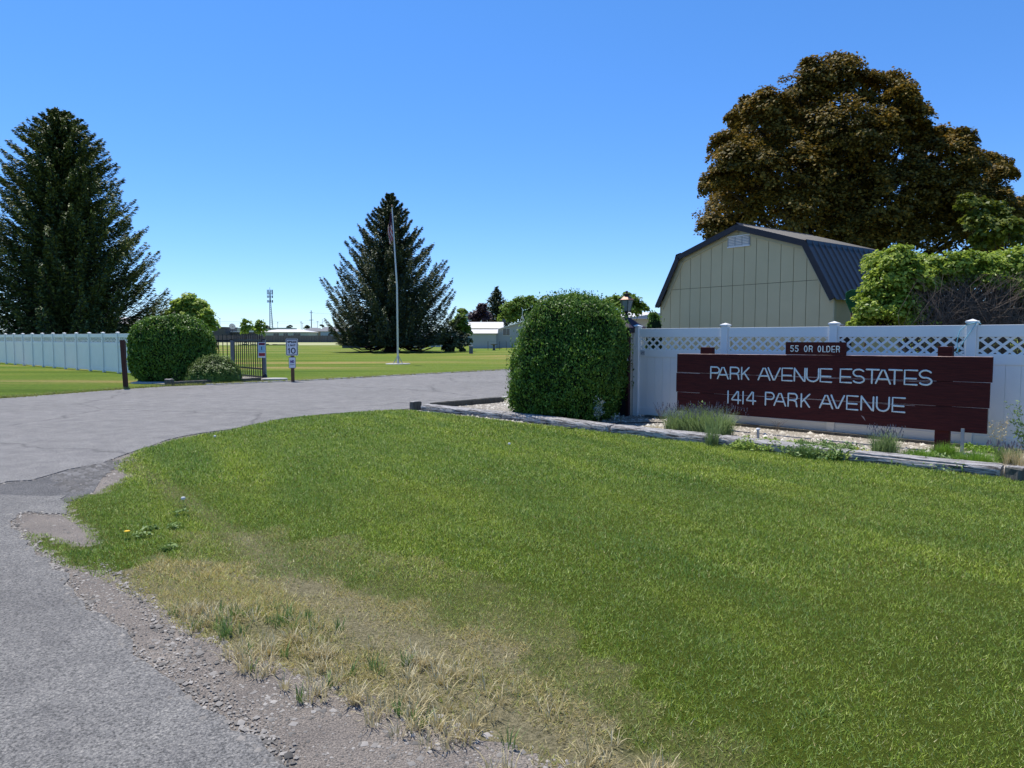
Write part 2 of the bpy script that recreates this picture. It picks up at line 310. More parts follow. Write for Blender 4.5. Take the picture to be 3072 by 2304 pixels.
class MB:
    def __init__(s): s.v = []; s.f = []; s.sm = []; s.mi = []
    def add(s, vs, fs, smooth=False, mi=0):
        b = len(s.v); s.v += [tuple(x) for x in vs]; s.f += [tuple(b+i for i in f) for f in fs]; s.sm += [smooth]*len(fs); s.mi += [mi]*len(fs)
    def box(s, x0, x1, y0, y1, z0, z1, mi=0, M4=None):
        vs = [Vector((x, y, z)) for z in (z0, z1) for y in (y0, y1) for x in (x0, x1)]
        if M4 is not None: vs = [M4 @ v for v in vs]
        s.add(vs, [(0, 2, 3, 1), (4, 5, 7, 6), (0, 1, 5, 4), (2, 6, 7, 3), (0, 4, 6, 2), (1, 3, 7, 5)], mi=mi); return s
    def bar(s, a, b, w, h=None):
        """square bar from a to b"""
        a = Vector(a); b = Vector(b); h = h or w; d = (b-a).normalized()
        up = Vector((0, 0, 1)) if abs(d.z) < .95 else Vector((0, 1, 0))
        x = d.cross(up).normalized(); y = x.cross(d).normalized()
        vs = [p + x*sx*w/2 + y*sy*h/2 for p in (a, b) for sx, sy in ((-1, -1), (1, -1), (1, 1), (-1, 1))]
        s.add(vs, [(0, 1, 2, 3), (7, 6, 5, 4), (0, 4, 5, 1), (1, 5, 6, 2), (2, 6, 7, 3), (3, 7, 4, 0)]); return s
    def prism(s, poly, z0, z1, mi=0):
        n = len(poly); vs = [(p[0], p[1], z0) for p in poly]+[(p[0], p[1], z1) for p in poly]
        s.add(vs, [tuple(range(n-1, -1, -1)), tuple(range(n, 2*n))]+[(i, (i+1) % n, n+(i+1) % n, n+i) for i in range(n)], mi=mi); return s
    def prism_y(s, poly, y0, y1, mi=0):
        """polygon in x,z extruded along y"""
        n = len(poly); vs = [(p[0], y0, p[1]) for p in poly]+[(p[0], y1, p[1]) for p in poly]
        s.add(vs, [tuple(range(n)), tuple(range(2*n-1, n-1, -1))]+[(i, n+i, n+(i+1) % n, (i+1) % n) for i in range(n)], mi=mi); return s
    def tube(s, pts, r, n=6, cap=True, flat=None, smooth=True):
        pts = [Vector(p) for p in pts]; rs = r if isinstance(r, (list, tuple)) else [r]*len(pts)
        if cap:   # rounded ends
            a = (pts[0]-pts[1]).normalized(); z = (pts[-1]-pts[-2]).normalized()
            pts = [pts[0]+a*rs[0]*.8]+pts+[pts[-1]+z*rs[-1]*.8]; rs = [rs[0]*.45]+list(rs)+[rs[-1]*.45]
        rings = []; prev = None
        for i, p in enumerate(pts):
            d = (pts[min(i+1, len(pts)-1)]-pts[max(i-1, 0)]).normalized()
            if flat is not None: y = Vector(flat)
            elif prev is None: y = Vector((0, 0, 1)) if abs(d.z) < .9 else Vector((0, 1, 0))
            else: y = prev
            x = d.cross(y).normalized(); y2 = x.cross(d).normalized(); prev = y2
            fl = .3 if flat is not None else 1
            rings.append([p + x*math.cos(2*math.pi*k/n)*rs[i] + y2*math.sin(2*math.pi*k/n)*rs[i]*fl for k in range(n)])
        vs = [q for rr in rings for q in rr]; m = len(rings)
        fs = [(i*n+k, i*n+(k+1) % n, (i+1)*n+(k+1) % n, (i+1)*n+k) for i in range(m-1) for k in range(n)]
        s.add(vs, fs, smooth); s.add(rings[0], [tuple(range(n-1, -1, -1))]); s.add(rings[-1], [tuple(range(n))]); return s
    def lathe(s, prof, n=16, c=(0, 0, 0), smooth=True, rot=0):
        vs = [(c[0]+r*math.cos(2*math.pi*k/n+rot), c[1]+r*math.sin(2*math.pi*k/n+rot), c[2]+z) for r, z in prof for k in range(n)]
        m = len(prof); fs = [(i*n+k, i*n+(k+1) % n, (i+1)*n+(k+1) % n, (i+1)*n+k) for i in range(m-1) for k in range(n)]
        s.add(vs, fs, smooth); s.add(vs[:n], [tuple(range(n-1, -1, -1))]); s.add(vs[-n:], [tuple(range(n))]); return s
    def build(s, name, mat, parent=None, world=False, bevel=0):
        me = bpy.data.meshes.new(name); me.from_pydata(s.v, [], s.f)
        me.polygons.foreach_set('use_smooth', s.sm); me.polygons.foreach_set('material_index', s.mi); me.update()
        o = link(me, name, mat, parent, world)
        if bevel:
            b = o.modifiers.new('bevel', 'BEVEL'); b.width = bevel; b.segments = 2; b.limit_method = 'ANGLE'
        return o
def copy_tree(o, parent=None):
    c = o.copy(); COL.objects.link(c); c.parent = parent
    for ch in list(o.children): copy_tree(ch, c)
    return c
def structure(name, mb, mat): return tag(mb.build(name, mat), kind='structure')

def unit(a): return a/np.maximum(np.linalg.norm(a, axis=-1, keepdims=True), 1e-9)
def leaves(P, N, size, aspect=.6, fold=.18, T=None, jit=.35):
    """one folded four-sided leaf per point; size may be an array; returns (n,4,3)"""
    P = np.asarray(P, float); n = len(P); N = unit(np.asarray(N, float)+1e-6)
    size = np.broadcast_to(np.asarray(size, float), (n,))*(1+jit*(rng.random(n)*2-1)); s = size[:, None]
    T0 = rng.normal(size=(n, 3)) if T is None else np.asarray(T, float)
    T1 = unit(T0-N*(T0*N).sum(1, keepdims=True)); B = np.cross(N, T1)
    return np.stack([P-T1*s*.5, P+B*s*aspect*.5+N*s*fold, P+T1*s*.5, P-B*s*aspect*.5+N*s*fold], 1)
def pnoise(P, f, seed=0):
    r = np.random.default_rng(seed); out = np.zeros(len(P))
    for k in range(6):
        w = r.normal(size=P.shape[1])*f*(1+.4*k); out += np.sin(P@w+r.random()*6.28)/(1+.3*k)
    return out/3
def inpoly(x, y, poly):
    poly = np.asarray([(p[0], p[1]) for p in poly]); c = np.zeros(len(x), bool); j = len(poly)-1
    for i in range(len(poly)):
        xi, yi = poly[i]; xj, yj = poly[j]
        if yi != yj: c ^= ((yi > y) != (yj > y)) & (x < (xj-xi)*(y-yi)/(yj-yi)+xi)
        j = i
    return c
def ragged(pts, step=.12, amp=.02, seed=1):
    r = random.Random(seed); outp = []
    for i in range(len(pts)):
        a = Vector(pts[i][:2]); b = Vector(pts[(i+1) % len(pts)][:2]); L = (b-a).length; k = max(1, min(120, int(L/step)))
        nrm = Vector((-(b-a).y, (b-a).x)).normalized() if L > 0 else Vector((0, 0))
        for q in range(k):
            p = a.lerp(b, q/k); outp.append(p+nrm*r.uniform(-amp, amp) if q or amp < .05 else p)
    return outp

# ------------------------------------------------------------------ the ground
W = lambda *p: [G(x, y) for x, y in p]
mb = MB(); n = 64
mb.add([(2500*math.cos(2*math.pi*k/n), 2500*math.sin(2*math.pi*k/n), 0) for k in range(n)], [tuple(range(n))])
structure('ground', mb, M['park'])
mb = MB(); mb.add([(-60, -25, .008), (30, -25, .008), (30, 6, .008), (12, 9, .008), (4, 16, .008), (-60, 16, .008)], [tuple(range(6))])
structure('roadside_dirt', mb, M['dirt'])
mb = MB(); mb.prism([(-50, G(0, 1520).y), (-50, G(0, 1420).y)]+[Vector(p[:2]) for p in W((0, 1430), (260, 1390), (330, 1395), (280, 1480), (190, 1515), (0, 1520))], -.02, .013)
structure('old_road_patch', mb, M['oldpatch'])
far_edge = W((0, 1198), (377, 1169), (507, 1161), (620, 1157), (784, 1150), (900, 1145), (1200, 1128), (1518, 1111))
far_edge = [Vector((-60, 5, 0)), Vector((-30, 12.6, 0))]+far_edge+[Vector((3.5, 39.5, 0)), Vector((9, 46, 0)), Vector((20, 58, 0)), Vector((40, 75, 0))]
near_edge = [Vector((44, 70, 0)), Vector((24, 48, 0)), Vector((13, 35.5, 0)), Vector((6, 27, 0))]+W((1526, 1197), (1400, 1209), (1263, 1226), (1194, 1231), (1000, 1243), (850, 1258), (695, 1290), (560, 1309), (513, 1321), (440, 1345), (373, 1370), (300, 1395), (265, 1402), (200, 1412), (150, 1428), (95, 1444), (30, 1449), (0, 1457))+[Vector((-9, 7.5, 0)), Vector((-60, 2, 0))]
mb = MB(); mb.prism(ragged(far_edge+near_edge, .25, .03, 3), -.02, .022); structure('drive', mb, M['asphalt'])
sw = W((0, 1489), (60, 1493), (130, 1495), (190, 1492), (196, 1520), (190, 1548), (130, 1545), (90, 1540), (50, 1548), (38, 1590), (45, 1600), (142, 1684), (190, 1730), (203, 1777), (270, 1835), (357, 1903), (407, 1971), (542, 2052), (624, 2134), (768, 2224), (861, 2304))
mb = MB(); mb.prism(ragged(sw+[Vector((-.4, 2.0, 0)), Vector((2.6, -2, 0)), Vector((12, -16, 0)), Vector((-60, -24, 0)), Vector((-60, 1.8, 0)), Vector((-9, 7.1, 0))], .12, .035, 5), -.02, .018)
structure('street', mb, M['street'])
# pale strip of concrete along the far edge of the drive
fe = far_edge[5:]
mb = MB()
for a, b in zip(fe[:-1], fe[1:]):
    d = (b-a).normalized(); nn = Vector((-d.y, d.x, 0))
    if nn.y < 0: nn = -nn
    mb.prism([a+nn*.0, b+nn*.0, b+nn*.14, a+nn*.14], -.02, .05)
structure('kerb_strip', mb, M['concrete'])
mb = MB(); a, b = G(1263, 1224), Vector((6, 27.2, 0)); nn = Vector(((b-a).y, -(b-a).x, 0)).normalized()
a2 = G(1380, 1211); mb.prism([a2, b, b+nn*.16, a2+nn*.16], -.02, .06); structure('kerb', mb, M['concrete'])

lawn_px = [(1247, 1237), (1194, 1234), (1000, 1247), (850, 1262), (695, 1295), (600, 1312), (513, 1332), (430, 1352), (373, 1378), (340, 1392), (350, 1415), (380, 1430), (340, 1455), (285, 1483), (230, 1492), (190, 1500), (187, 1553), (215, 1570), (240, 1587), (262, 1620), (256, 1640), (200, 1625), (140, 1606), (60, 1600), (100, 1650), (142, 1682), (200, 1708), (263, 1724), (353, 1768), (452, 1831), (533, 1903), (620, 1935), (705, 1960), (800, 2000), (900, 2040), (1000, 2090), (1150, 2150), (1300, 2200), (1450, 2250), (1600, 2304), (1900, 2420)]
TL0, TL1 = G(1247, 1237), G(3007, 1443)          # line of the edging timbers
tdir = (TL1-TL0).normalized()
lawn_poly = W(*lawn_px)+[Vector((2.2, 1.2, 0)), Vector((8, .2, 0)), Vector((13, .5, 0)), TL1+tdir*4]
dry_px = [(203, 1705), (263, 1718), (350, 1705), (486, 1690), (600, 1715), (800, 1740), (972, 1765), (1100, 1800), (1250, 1855), (1380, 1905), (1500, 1960), (1580, 2010), (1680, 2085), (1790, 2160), (1870, 2225), (2000, 2304), (2200, 2420), (1900, 2520), (1500, 2400), (1300, 2304), (700, 2100), (450, 1950)]
dry_poly = W(*dry_px)
olive_poly = W((486, 1600), (900, 1600), (1300, 1680), (1600, 1800), (1750, 1950), (1950, 2100), (2300, 2304), (2500, 2420), (1500, 2420), (500, 1900))
edge_poly = W(*lawn_px[8:])
edge_pts = np.array([(p.x, p.y) for p in ragged(edge_poly, .1, 0, 1)])
def lawnz(x, y, ed):
    P = np.stack([x, y], 1)
    return np.maximum(.03+.010*pnoise(P, 2.2, 8)+.005*pnoise(P, 9, 9), .018)*np.clip((ed-.12)/.4, 0, 1)+.0088
def dryness(x, y):
    P = np.stack([x, y], 1); jx = x+.22*pnoise(P, 3.1, 1)+.08*pnoise(P, 11, 2); jy = y+.22*pnoise(P, 2.7, 3)+.08*pnoise(P, 13, 4)
    d = np.zeros(len(x)); o = inpoly(jx, jy, olive_poly); d[o] = .26+.22*pnoise(P[o], 3.2, 5)
    i = inpoly(jx, jy, dry_poly); d[i] = .86+.25*pnoise(P[i], 5, 6)
    return np.clip(d, 0, 1)
def edge_dist(x, y):
    out = np.full(len(x), 9.0)
    for a in range(0, len(x), 20000):
        sl = slice(a, a+20000); dd = np.hypot(x[sl, None]-edge_pts[None, :, 0], y[sl, None]-edge_pts[None, :, 1]); out[sl] = dd.min(1)
    return out
# turf sheet as a fine grid so that it can carry the bare and dry patches
cs = .09; gx = np.arange(-10.5, 13, cs); gy = np.arange(.2, 16.6, cs)
XX, YY = np.meshgrid(gx, gy); XX = XX+rng.uniform(-.03, .03, XX.shape); YY = YY+rng.uniform(-.03, .03, YY.shape)
vx, vy = XX.ravel(), YY.ravel(); P2 = np.stack([vx, vy], 1)
ins = inpoly(vx, vy, lawn_poly).reshape(XX.shape)
vz = .03+.012*pnoise(P2, 2.2, 8)+.006*pnoise(P2, 9, 9)
V = np.stack([vx, vy, vz], 1); nx = len(gx); ny = len(gy)
ii = np.arange(nx*ny).reshape(ny, nx)
q = ins[:-1, :-1] & ins[1:, :-1] & ins[:-1, 1:] & ins[1:, 1:]
F = np.stack([ii[:-1, :-1], ii[:-1, 1:], ii[1:, 1:], ii[1:, :-1]], -1)[q]
used = np.unique(F); rem = np.full(nx*ny, -1); rem[used] = np.arange(len(used)); V = V[used]; F = rem[F]
dl = dryness(V[:, 0], V[:, 1]); ed = edge_dist(V[:, 0], V[:, 1]); V[:, 2] = lawnz(V[:, 0], V[:, 1], ed)
o = npmesh('lawn', V, 4, M['lawn'], attr=np.clip(dl*1.1+np.clip(.6-ed*4, 0, .6), 0, 1), F=F); tag(o, kind='structure')
print('lawn', len(F))
# grass blades
def blades(n, ylo, yhi, w, h, dens_dry=1.0):
    x = rng.uniform(-10.4, 12.5, n); y = rng.uniform(ylo, yhi, n)
    k = (np.abs(x) < y*.80+1.2) & inpoly(x, y, lawn_poly); x, y = x[k], y[k]
    dr = dryness(x, y); P = np.stack([x, y], 1); e = edge_dist(x, y)
    keep = rng.random(len(x)) < np.where(dr > .55, np.clip(.45+e*1.5+.8*pnoise(P, 6, 21), .06, 1)*dens_dry, 1)*np.clip(.35+e*3, 0, 1)
    x, y, dr, e = x[keep], y[keep], dr[keep], e[keep]; m = len(x)
    isdry = (rng.random(m) < dr*.92+.03).astype(float)*rng.uniform(.7, 1, m); isdry = np.maximum(isdry, dr*.45)
    hh = h*(.55+.9*rng.random(m))*(1+.25*pnoise(np.stack([x, y], 1), 6, 31)); ww = w*(.6+.8*rng.random(m))*(1+.45*(dr > .5)); hh = hh*(1+.3*(dr > .5))
    az = rng.random(m)*2*math.pi; lean = rng.uniform(.3, 1.35, m)
    a = np.stack([np.cos(az), np.sin(az), 0*az], 1); ld_ = az+rng.normal(0, 1.2, m)
    L = np.stack([np.cos(ld_)*np.sin(lean), np.sin(ld_)*np.sin(lean), np.cos(lean)], 1)
    B = np.stack([x, y, lawnz(x, y, e)-.003], 1)
    tri = np.stack([B-a*ww[:, None]*.5, B+a*ww[:, None]*.5, B+L*hh[:, None]], 1)
    return tri, np.repeat(isdry, 3)
# area of the sampling box is about 23 m x dy
parts = [blades(820000, 2.2, 4.5, .0036, .025), blades(700000, 4.5, 7.5, .0056, .030), blades(460000, 7.5, 11, .0095, .036), blades(330000, 11, 16, .014, .038)]
T = np.concatenate([p[0] for p in parts]); A = np.concatenate([p[1] for p in parts]); print('blades', len(T))
tag(npmesh('lawn_grass', T, 3, M['blade'], attr=A), kind='stuff')

def curved_blades(C, n_per, h, w, spread, lean=.9, segs=3, dry=None, out_bias=1.0):
    """clumps of bent blades at centres C; returns quads and per-vertex attr"""
    C = np.repeat(np.asarray(C, float), n_per, 0); m = len(C); az = rng.random(m)*2*math.pi
    base = C+np.stack([np.cos(az), np.sin(az), 0*az], 1)*(spread*np.sqrt(rng.random(m)))[:, None]
    dirh = np.stack([np.cos(az+rng.normal(0, .5, m)), np.sin(az+rng.normal(0, .5, m)), 0*az], 1)*out_bias
    H = h*(.5+.7*rng.random(m)); ln = lean*rng.uniform(.2, 1.15, m); side = np.stack([-np.sin(az), np.cos(az), 0*az], 1)
    quads = []; prev = base; wprev = w
    for k in range(1, segs+1):
        t = k/segs; ang = ln*t
        p = prev+(dirh*np.sin(ang)[:, None]+np.array([0, 0, 1])*np.cos(ang)[:, None])*(H/segs)[:, None]
        wn = w*(1-t*.85)
        quads.append(np.stack([prev-side*wprev/2, prev+side*wprev/2, p+side*wn/2, p-side*wn/2], 1)); prev = p; wprev = wn
    # share vertices loosely: keep as separate quads per segment but one island look
    return np.concatenate(quads)
# dry clumps and weeds along the gravel edge
def in_zone(n, poly, x0, x1, y0, y1):
    x = rng.uniform(x0, x1, n); y = rng.uniform(y0, y1, n); k = inpoly(x, y, poly); return np.stack([x[k], y[k]], 1)
zc = in_zone(5200, W((480, 1810), (700, 1830), (1000, 1900), (1300, 1990), (1600, 2100), (1800, 2200), (1950, 2304), (2150, 2450), (1500, 2420), (1250, 2240), (1000, 2200), (800, 2090), (650, 1990)), -4, 3, 1.8, 7)
zc = zc[pnoise(zc, 6, 41) > -.15]
cl = np.column_stack([zc, np.full(len(zc), .012)])
q1 = curved_blades(cl, 16, .085, .006, .035, 1.3)
tag(npmesh('dry_grass', q1, 4, M['straw']), kind='stuff')
zg = in_zone(2600, W((380, 1760), (560, 1740), (760, 1800), (1050, 1900), (1250, 2010), (1150, 2080), (900, 2030), (700, 1950), (520, 1880)), -5, 1, 3, 7)
zg = zg[pnoise(zg, 5, 42) > .1]
zg2 = in_zone(240, W((640, 1950), (1700, 2250), (1700, 2400), (1300, 2304), (700, 2080)), -3, 2, 2, 6)
cl = np.column_stack([np.concatenate([zg, zg2]), np.full(len(zg)+len(zg2), .012)])
q2 = curved_blades(cl, 14, .075, .007, .03, 1.0)
tag(npmesh('roadside_weeds', q2, 4, M['weed']), kind='stuff')
# tall tufts of grass right at the drive edge and beside the rear timber
# loose stones
def stones(pts, zs, size, squash=.6):
    pts = np.asarray(pts); m = len(pts); s = size*(.4+.7*rng.random(m)**2+2.0*rng.random(m)**14)
    base = np.array([(1, 0, 0), (0, 1, 0), (-1, 0, 0), (0, -1, 0), (0, 0, 1)], float)
    o8 = np.repeat(base[None], m, 0)*rng.uniform(.6, 1.2, (m, 5, 1)); az = rng.random(m)*6.28; c, sn = np.cos(az), np.sin(az)
    X = o8[:, :, 0]*c[:, None]-o8[:, :, 1]*sn[:, None]; Y = o8[:, :, 0]*sn[:, None]+o8[:, :, 1]*c[:, None]
    Vv = np.stack([X*s[:, None]+pts[:, :1], Y*s[:, None]+pts[:, 1:2], o8[:, :, 2]*s[:, None]*squash+np.asarray(zs)], -1)
    Fc = np.array([(0, 1, 4), (1, 2, 4), (2, 3, 4), (3, 0, 4)]); Fs = Fc[None]+np.arange(m)[:, None, None]*5
    return Vv.reshape(-1, 3), Fs.reshape(-1, 3)
zs_ = in_zone(130000, W((60, 1650), (142, 1670), (300, 1740), (450, 1800), (560, 1880), (760, 1960), (1100, 2080), (1500, 2210), (1750, 2304), (2000, 2450), (1100, 2500), (861, 2304), (768, 2224), (624, 2134), (542, 2052), (407, 1971), (357, 1903), (203, 1777)), -6, 3, 1.9, 7)
zs_ = zs_[(pnoise(zs_, 4, 51)+rng.normal(0, .5, len(zs_))) > -.1]
zb = in_zone(9000, W((45, 1560), (110, 1540), (240, 1560), (260, 1640), (200, 1630), (60, 1605)), -8, -3, 4, 8)
zk = in_zone(26000, W((180, 1490), (260, 1410), (420, 1345), (520, 1318), (520, 1335), (380, 1400), (380, 1430), (280, 1490)), -9, -3, 6, 12)
se = np.array([(p.x, p.y) for p in ragged(sw[5:], .02, .0, 6)]); se = np.repeat(se[:-40], 9, 0)+rng.normal(0, .035, (len(se[:-40])*9, 2))
de = np.array([(p.x, p.y) for p in ragged([Vector(p[:2]) for p in near_edge[6:-2]], .03, 0, 6)]); de = de[(de[:, 1] < 14) & (de[:, 1] > 7)]; de = np.repeat(de, 6, 0)+rng.normal(0, .04, (len(de)*6, 2))
Vs, Fs = stones(np.concatenate([zs_, zb, zk, se, de]), np.concatenate([np.full(len(zs_)+len(zb)+len(zk), .009), np.full(len(se)+len(de), .014)])[:, None], .009)
zz1 = in_zone(30000, W((210, 1480), (150, 1440), (250, 1400), (330, 1388), (380, 1380), (350, 1400), (300, 1440), (270, 1470)), -9, -4, 6, 11)
Vr, Fr = stones(zz1, .012, .032, .45); tag(npmesh('broken_asphalt', Vr, 3, leafmat('asphalt_rubble', [(.06, .058, .055), (.12, .115, .11), (.19, .185, .18)], trans=0, rough=.9), F=Fr), kind='stuff')
tag(npmesh('loose_gravel', Vs, 3, M['stone'], F=Fs), kind='stuff')

# ------------------------------------------------------------------ the flower bed
FU = Vector((.704, -.711, 0)).normalized(); FN = Vector((-FU.y, FU.x, 0))   # along the fence, and away from the camera
FA = -math.atan2(-FU.y, FU.x)
P0 = G(1910, 1251)                                # end post of the right fence
bed = [TL0+FN*.02, TL1+tdir*3, TL1+tdir*3+FN*2.9, Vector((2.0, 15.6, 0)), Vector((2.2, 18.2, 0)), G(1524, 1199)]
bed = [Vector((p.x, p.y, 0)) for p in bed]
mb = MB(); mb.prism(ragged(bed, .3, .01, 4), -.02, .03); structure('gravel_bed', mb, M['bedsoil'])
zp = in_zone(60000, bed, -3, 12, 3, 19)
zp = zp[np.abs(zp[:, 0]) < zp[:, 1]*.78]
Vs, Fs = stones(zp, .028, .024, .7); tag(npmesh('white_pebbles', Vs, 3, M['pebble'], F=Fs), kind='stuff')

def timber_mesh(L, w, h, seed):
    r = np.random.default_rng(seed); nx_ = int(L/.05)
    ring = []
    for a in np.linspace(0, 2*math.pi, 24, endpoint=False):
        c, s_ = math.cos(a), math.sin(a); e = .55
        ring.append((w/2*math.copysign(abs(c)**e, c), h/2*math.copysign(abs(s_)**e, s_)+h/2))
    ring = np.array(ring); vs = []
    for i in range(nx_+1):
        x = L*i/nx_; k = 1-.12*(i in (0, nx_))
        cr = np.ones(24); 
        P = np.column_stack([np.full(24, x)*1.6, ring*14]); d = pnoise(P, 1.0, seed)*.009+r.normal(0, .002, 24)
        crack = np.where(pnoise(np.column_stack([np.full(24, x)*.8, np.arange(24)*2.4]), 1, seed+5) > .75, -.02, 0)
        c0 = np.array([0, h/2]); rr = ring-c0; ln = np.linalg.norm(rr, axis=1, keepdims=True); p = c0+rr*k*(1+(d+crack)[:, None]/ln)
        vs += [(x, a, b) for a, b in p]
    fs = [(i*24+k, i*24+(k+1) % 24, (i+1)*24+(k+1) % 24, (i+1)*24+k) for i in range(nx_) for k in range(24)]
    m_ = MB(); m_.add(vs, fs); m_.add(vs[:24], [tuple(range(23, -1, -1))]); m_.add(vs[-24:], [tuple(range(24))]); return m_
def rail(a, b, w, h, name, label, seed, mat, group):
    a = Vector(a); b = Vector(b); d = b-a; L = d.length-.03
    o = timber_mesh(L, w, h, seed).build(name, mat); o.location = (a.x, a.y, .0); o.rotation_euler = (0, 0, math.atan2(d.y, d.x))
    return tag(o, label, 'timber', group)
tj = [G(1262, 1236), G(1507, 1262), G(1830, 1305), G(2150, 1342), G(2543, 1391), G(3007, 1443)]
tl = ['weathered white edging timber starting at the low wooden stub by the drive', 'weathered edging timber lying partly in the shadow of the tall hedge',
      'pale edging timber between the tall hedge and the lavender clump', 'cracked edging timber in front of the creeping plants under the sign',
      'grooved edging timber ending at the cut stump by the right edge']
for i in range(5):
    off = FN*.09
    rail(tj[i]+off+FN*.04, tj[i+1]+off+FN*.04, .30, .165, 'edging_timber', tl[i], 60+i, M['timber'], 'timbers edging the flower bed')
rail(G(1293, 1229), G(1512, 1209), .10, .16, 'edging_timber', 'brown rail edging the gravel corner along the drive behind the stub', 71, M['timber_dark'], 'timbers edging the flower bed')
def stump(name, c, w, d, h, rz, label, seed):
    t = thing(name, label, 'stump', c, rz); r = random.Random(seed); n_ = 14; mb = MB()
    vs = []; prof = [(1.0, 0), (.98, h*.5), (1.0, h*.92), (.93, h)]
    for k_, z in prof:
        for i in range(n_):
            a = 2*math.pi*i/n_; e = .45; c_, s_ = math.cos(a), math.sin(a)
            vs.append((w/2*k_*math.copysign(abs(c_)**e, c_)*r.uniform(.93, 1.05), d/2*k_*math.copysign(abs(s_)**e, s_)*r.uniform(.93, 1.05), z+(r.uniform(-.012, .012) if z == h else 0)))
    mb.add(vs, [(i*n_+k, i*n_+(k+1) % n_, (i+1)*n_+(k+1) % n_, (i+1)*n_+k) for i in range(3) for k in range(n_)])
    mb.build('stump_side', M['timber_dark'], t); m2 = MB(); m2.add(vs[-n_:]+[(0, 0, h+.004)], [(k, (k+1) % n_, n_) for k in range(n_)]); m2.build('cut_top', M['timber'], t)
    return t
stump('wood_stump', G(1247, 1230), .24, .20, .19, .5, 'short square wooden stub at the lawn corner beside the drive', 1)
stump('wood_stump', G(3062, 1447), .26, .24, .17, .2, 'sawn grey stump at the right end of the edging timbers', 2)
stump('wood_stump', G(508, 1159), .26, .24, .24, .1, 'round weathered stump beside the dome bush across the drive', 3)

# ------------------------------------------------------------------ white vinyl fences
def vinyl_fence(name, label, p0, ang, n, span, H=1.78, lat=True, backpanel=True):
    t = thing(name, label, 'fence', (p0.x, p0.y, 0), ang)
    z_bot, z_mid0, z_mid1, z_lat1 = .10, 1.22, 1.37, 1.61
    for i in range(n+1):
        x = i*span; mb = MB(); mb.box(x-.062, x+.062, -.062, .062, 0, 1.81)
        po = mb.build('fence_post', M['vinyl'], t, bevel=.006)
        mc = MB(); mc.box(x-.075, x+.075, -.075, .075, 1.811, 1.835)
        mc.add([(x-.075, -.075, 1.8355), (x+.075, -.075, 1.8355), (x+.075, .075, 1.8355), (x-.075, .075, 1.8355), (x, 0, 1.868)], [(0, 1, 4), (1, 2, 4), (2, 3, 4), (3, 0, 4)])
        mc.build('post_cap', M['vinyl'], po)
    for i in range(n):
        a, b = i*span+.063, (i+1)*span-.063
        m = MB(); m.box(a, b, -.025, .025, z_lat1, H); m.build('top_rail', M['vinyl'], t, bevel=.004)
        m = MB(); m.box(a, b, -.027, .027, z_mid0, z_mid1); m.build('middle_rail', M['vinyl'], t, bevel=.004)
        m = MB(); m.box(a, b, -.027, .027, .06, .21); m.build('bottom_rail', M['vinyl'], t, bevel=.004)
        # tongue and groove boards
        m = MB(); L = b-a; k = 10 if span > 1.8 else 9; bw = L/k
        for j in range(k): m.box(a+j*bw+.0022, a+(j+1)*bw-.0022, -.014, .014, .2105, z_mid0-.0005)
        m.box(a+.002, b-.002, -.006, .006, .2107, z_mid0-.0007)
        m.build('boards', M['vinyl'], t)
        # lattice
        m = MB(); pt = .172; z0, z1 = z_mid1+.0006, z_lat1-.0006; hh = z1-z0; sw_ = .054
        j = -3
        while a+j*pt < b+.1:
            for sgn, yy in ((1, -.010), (-1, .0005)):
                x0 = a+j*pt; x1 = x0+hh*sgn*1.15
                if sgn < 0: x0 += hh*1.15; x1 += hh*1.15
                # clip in z so that the strip stays between the posts
                lo, hi = 0.0, 1.0
                for bound, s_ in ((a+.03, 1), (b-.03, -1)):
                    f0 = s_*(x0-bound); f1 = s_*(x1-bound)
                    if f0 < 0 and f1 < 0: lo, hi = 1, 0; break
                    if f0 < 0: lo = max(lo, f0/(f0-f1))
                    if f1 < 0: hi = min(hi, f0/(f0-f1))
                if hi-lo < .08: continue
                A = (x0+(x1-x0)*lo, z0+hh*lo); B = (x0+(x1-x0)*hi, z0+hh*hi)
                m.prism_y([(A[0]-sw_/2, A[1]), (A[0]+sw_/2, A[1]), (B[0]+sw_/2, B[1]), (B[0]-sw_/2, B[1])], yy, yy+.0098)
            j += 1
        m.box(a, a+.028, -.022, -.0102, z0, z1); m.box(b-.028, b, -.022, -.0102, z0, z1)
        m.build('lattice', M['vinyl'], t)
    return t
vinyl_fence('white_fence', 'white vinyl fence with lattice top behind the maroon sign', P0, math.atan2(FU.y, FU.x), 5, 1.923)
LF0 = Vector((-16.35, 30.75, 0)); ldir = Vector((-1.325, 1.155, 0)).normalized()
LP = LF0-ldir*1.758*1
vinyl_fence('white_fence', 'long white vinyl fence along the left lawn below the big spruce', LP, math.atan2(ldir.y, ldir.x), 17, 1.758)
# dark strip added where the near fence casts its narrow shadow
mb = MB(); mb.box(.3, 9.4, -.16, -.07, .0, .075); o = mb.build('fence_shade_strip', M['timber_dark'])
o.location = (P0.x, P0.y, 0); o.rotation_euler = (0, 0, math.atan2(FU.y, FU.x)); tag(o, 'dark strip added for the shade along the foot of the white fence', 'board')
mb = MB(); mb.box(.10, .20, -.034, -.0275, 1.255, 1.345); o = mb.build('sticker', M['sticker']); mb2 = MB()
mb2.tube([(.12, -.036, 1.28), (.14, -.036, 1.31), (.17, -.036, 1.29), (.185, -.036, 1.32)], .004, 4); mb2.build('print', M['sign_black'], o)
o.location = (P0.x, P0.y, 0); o.rotation_euler = (0, 0, math.atan2(FU.y, FU.x)); tag(o, 'small square sticker on the fence rail near the end post', 'sticker')

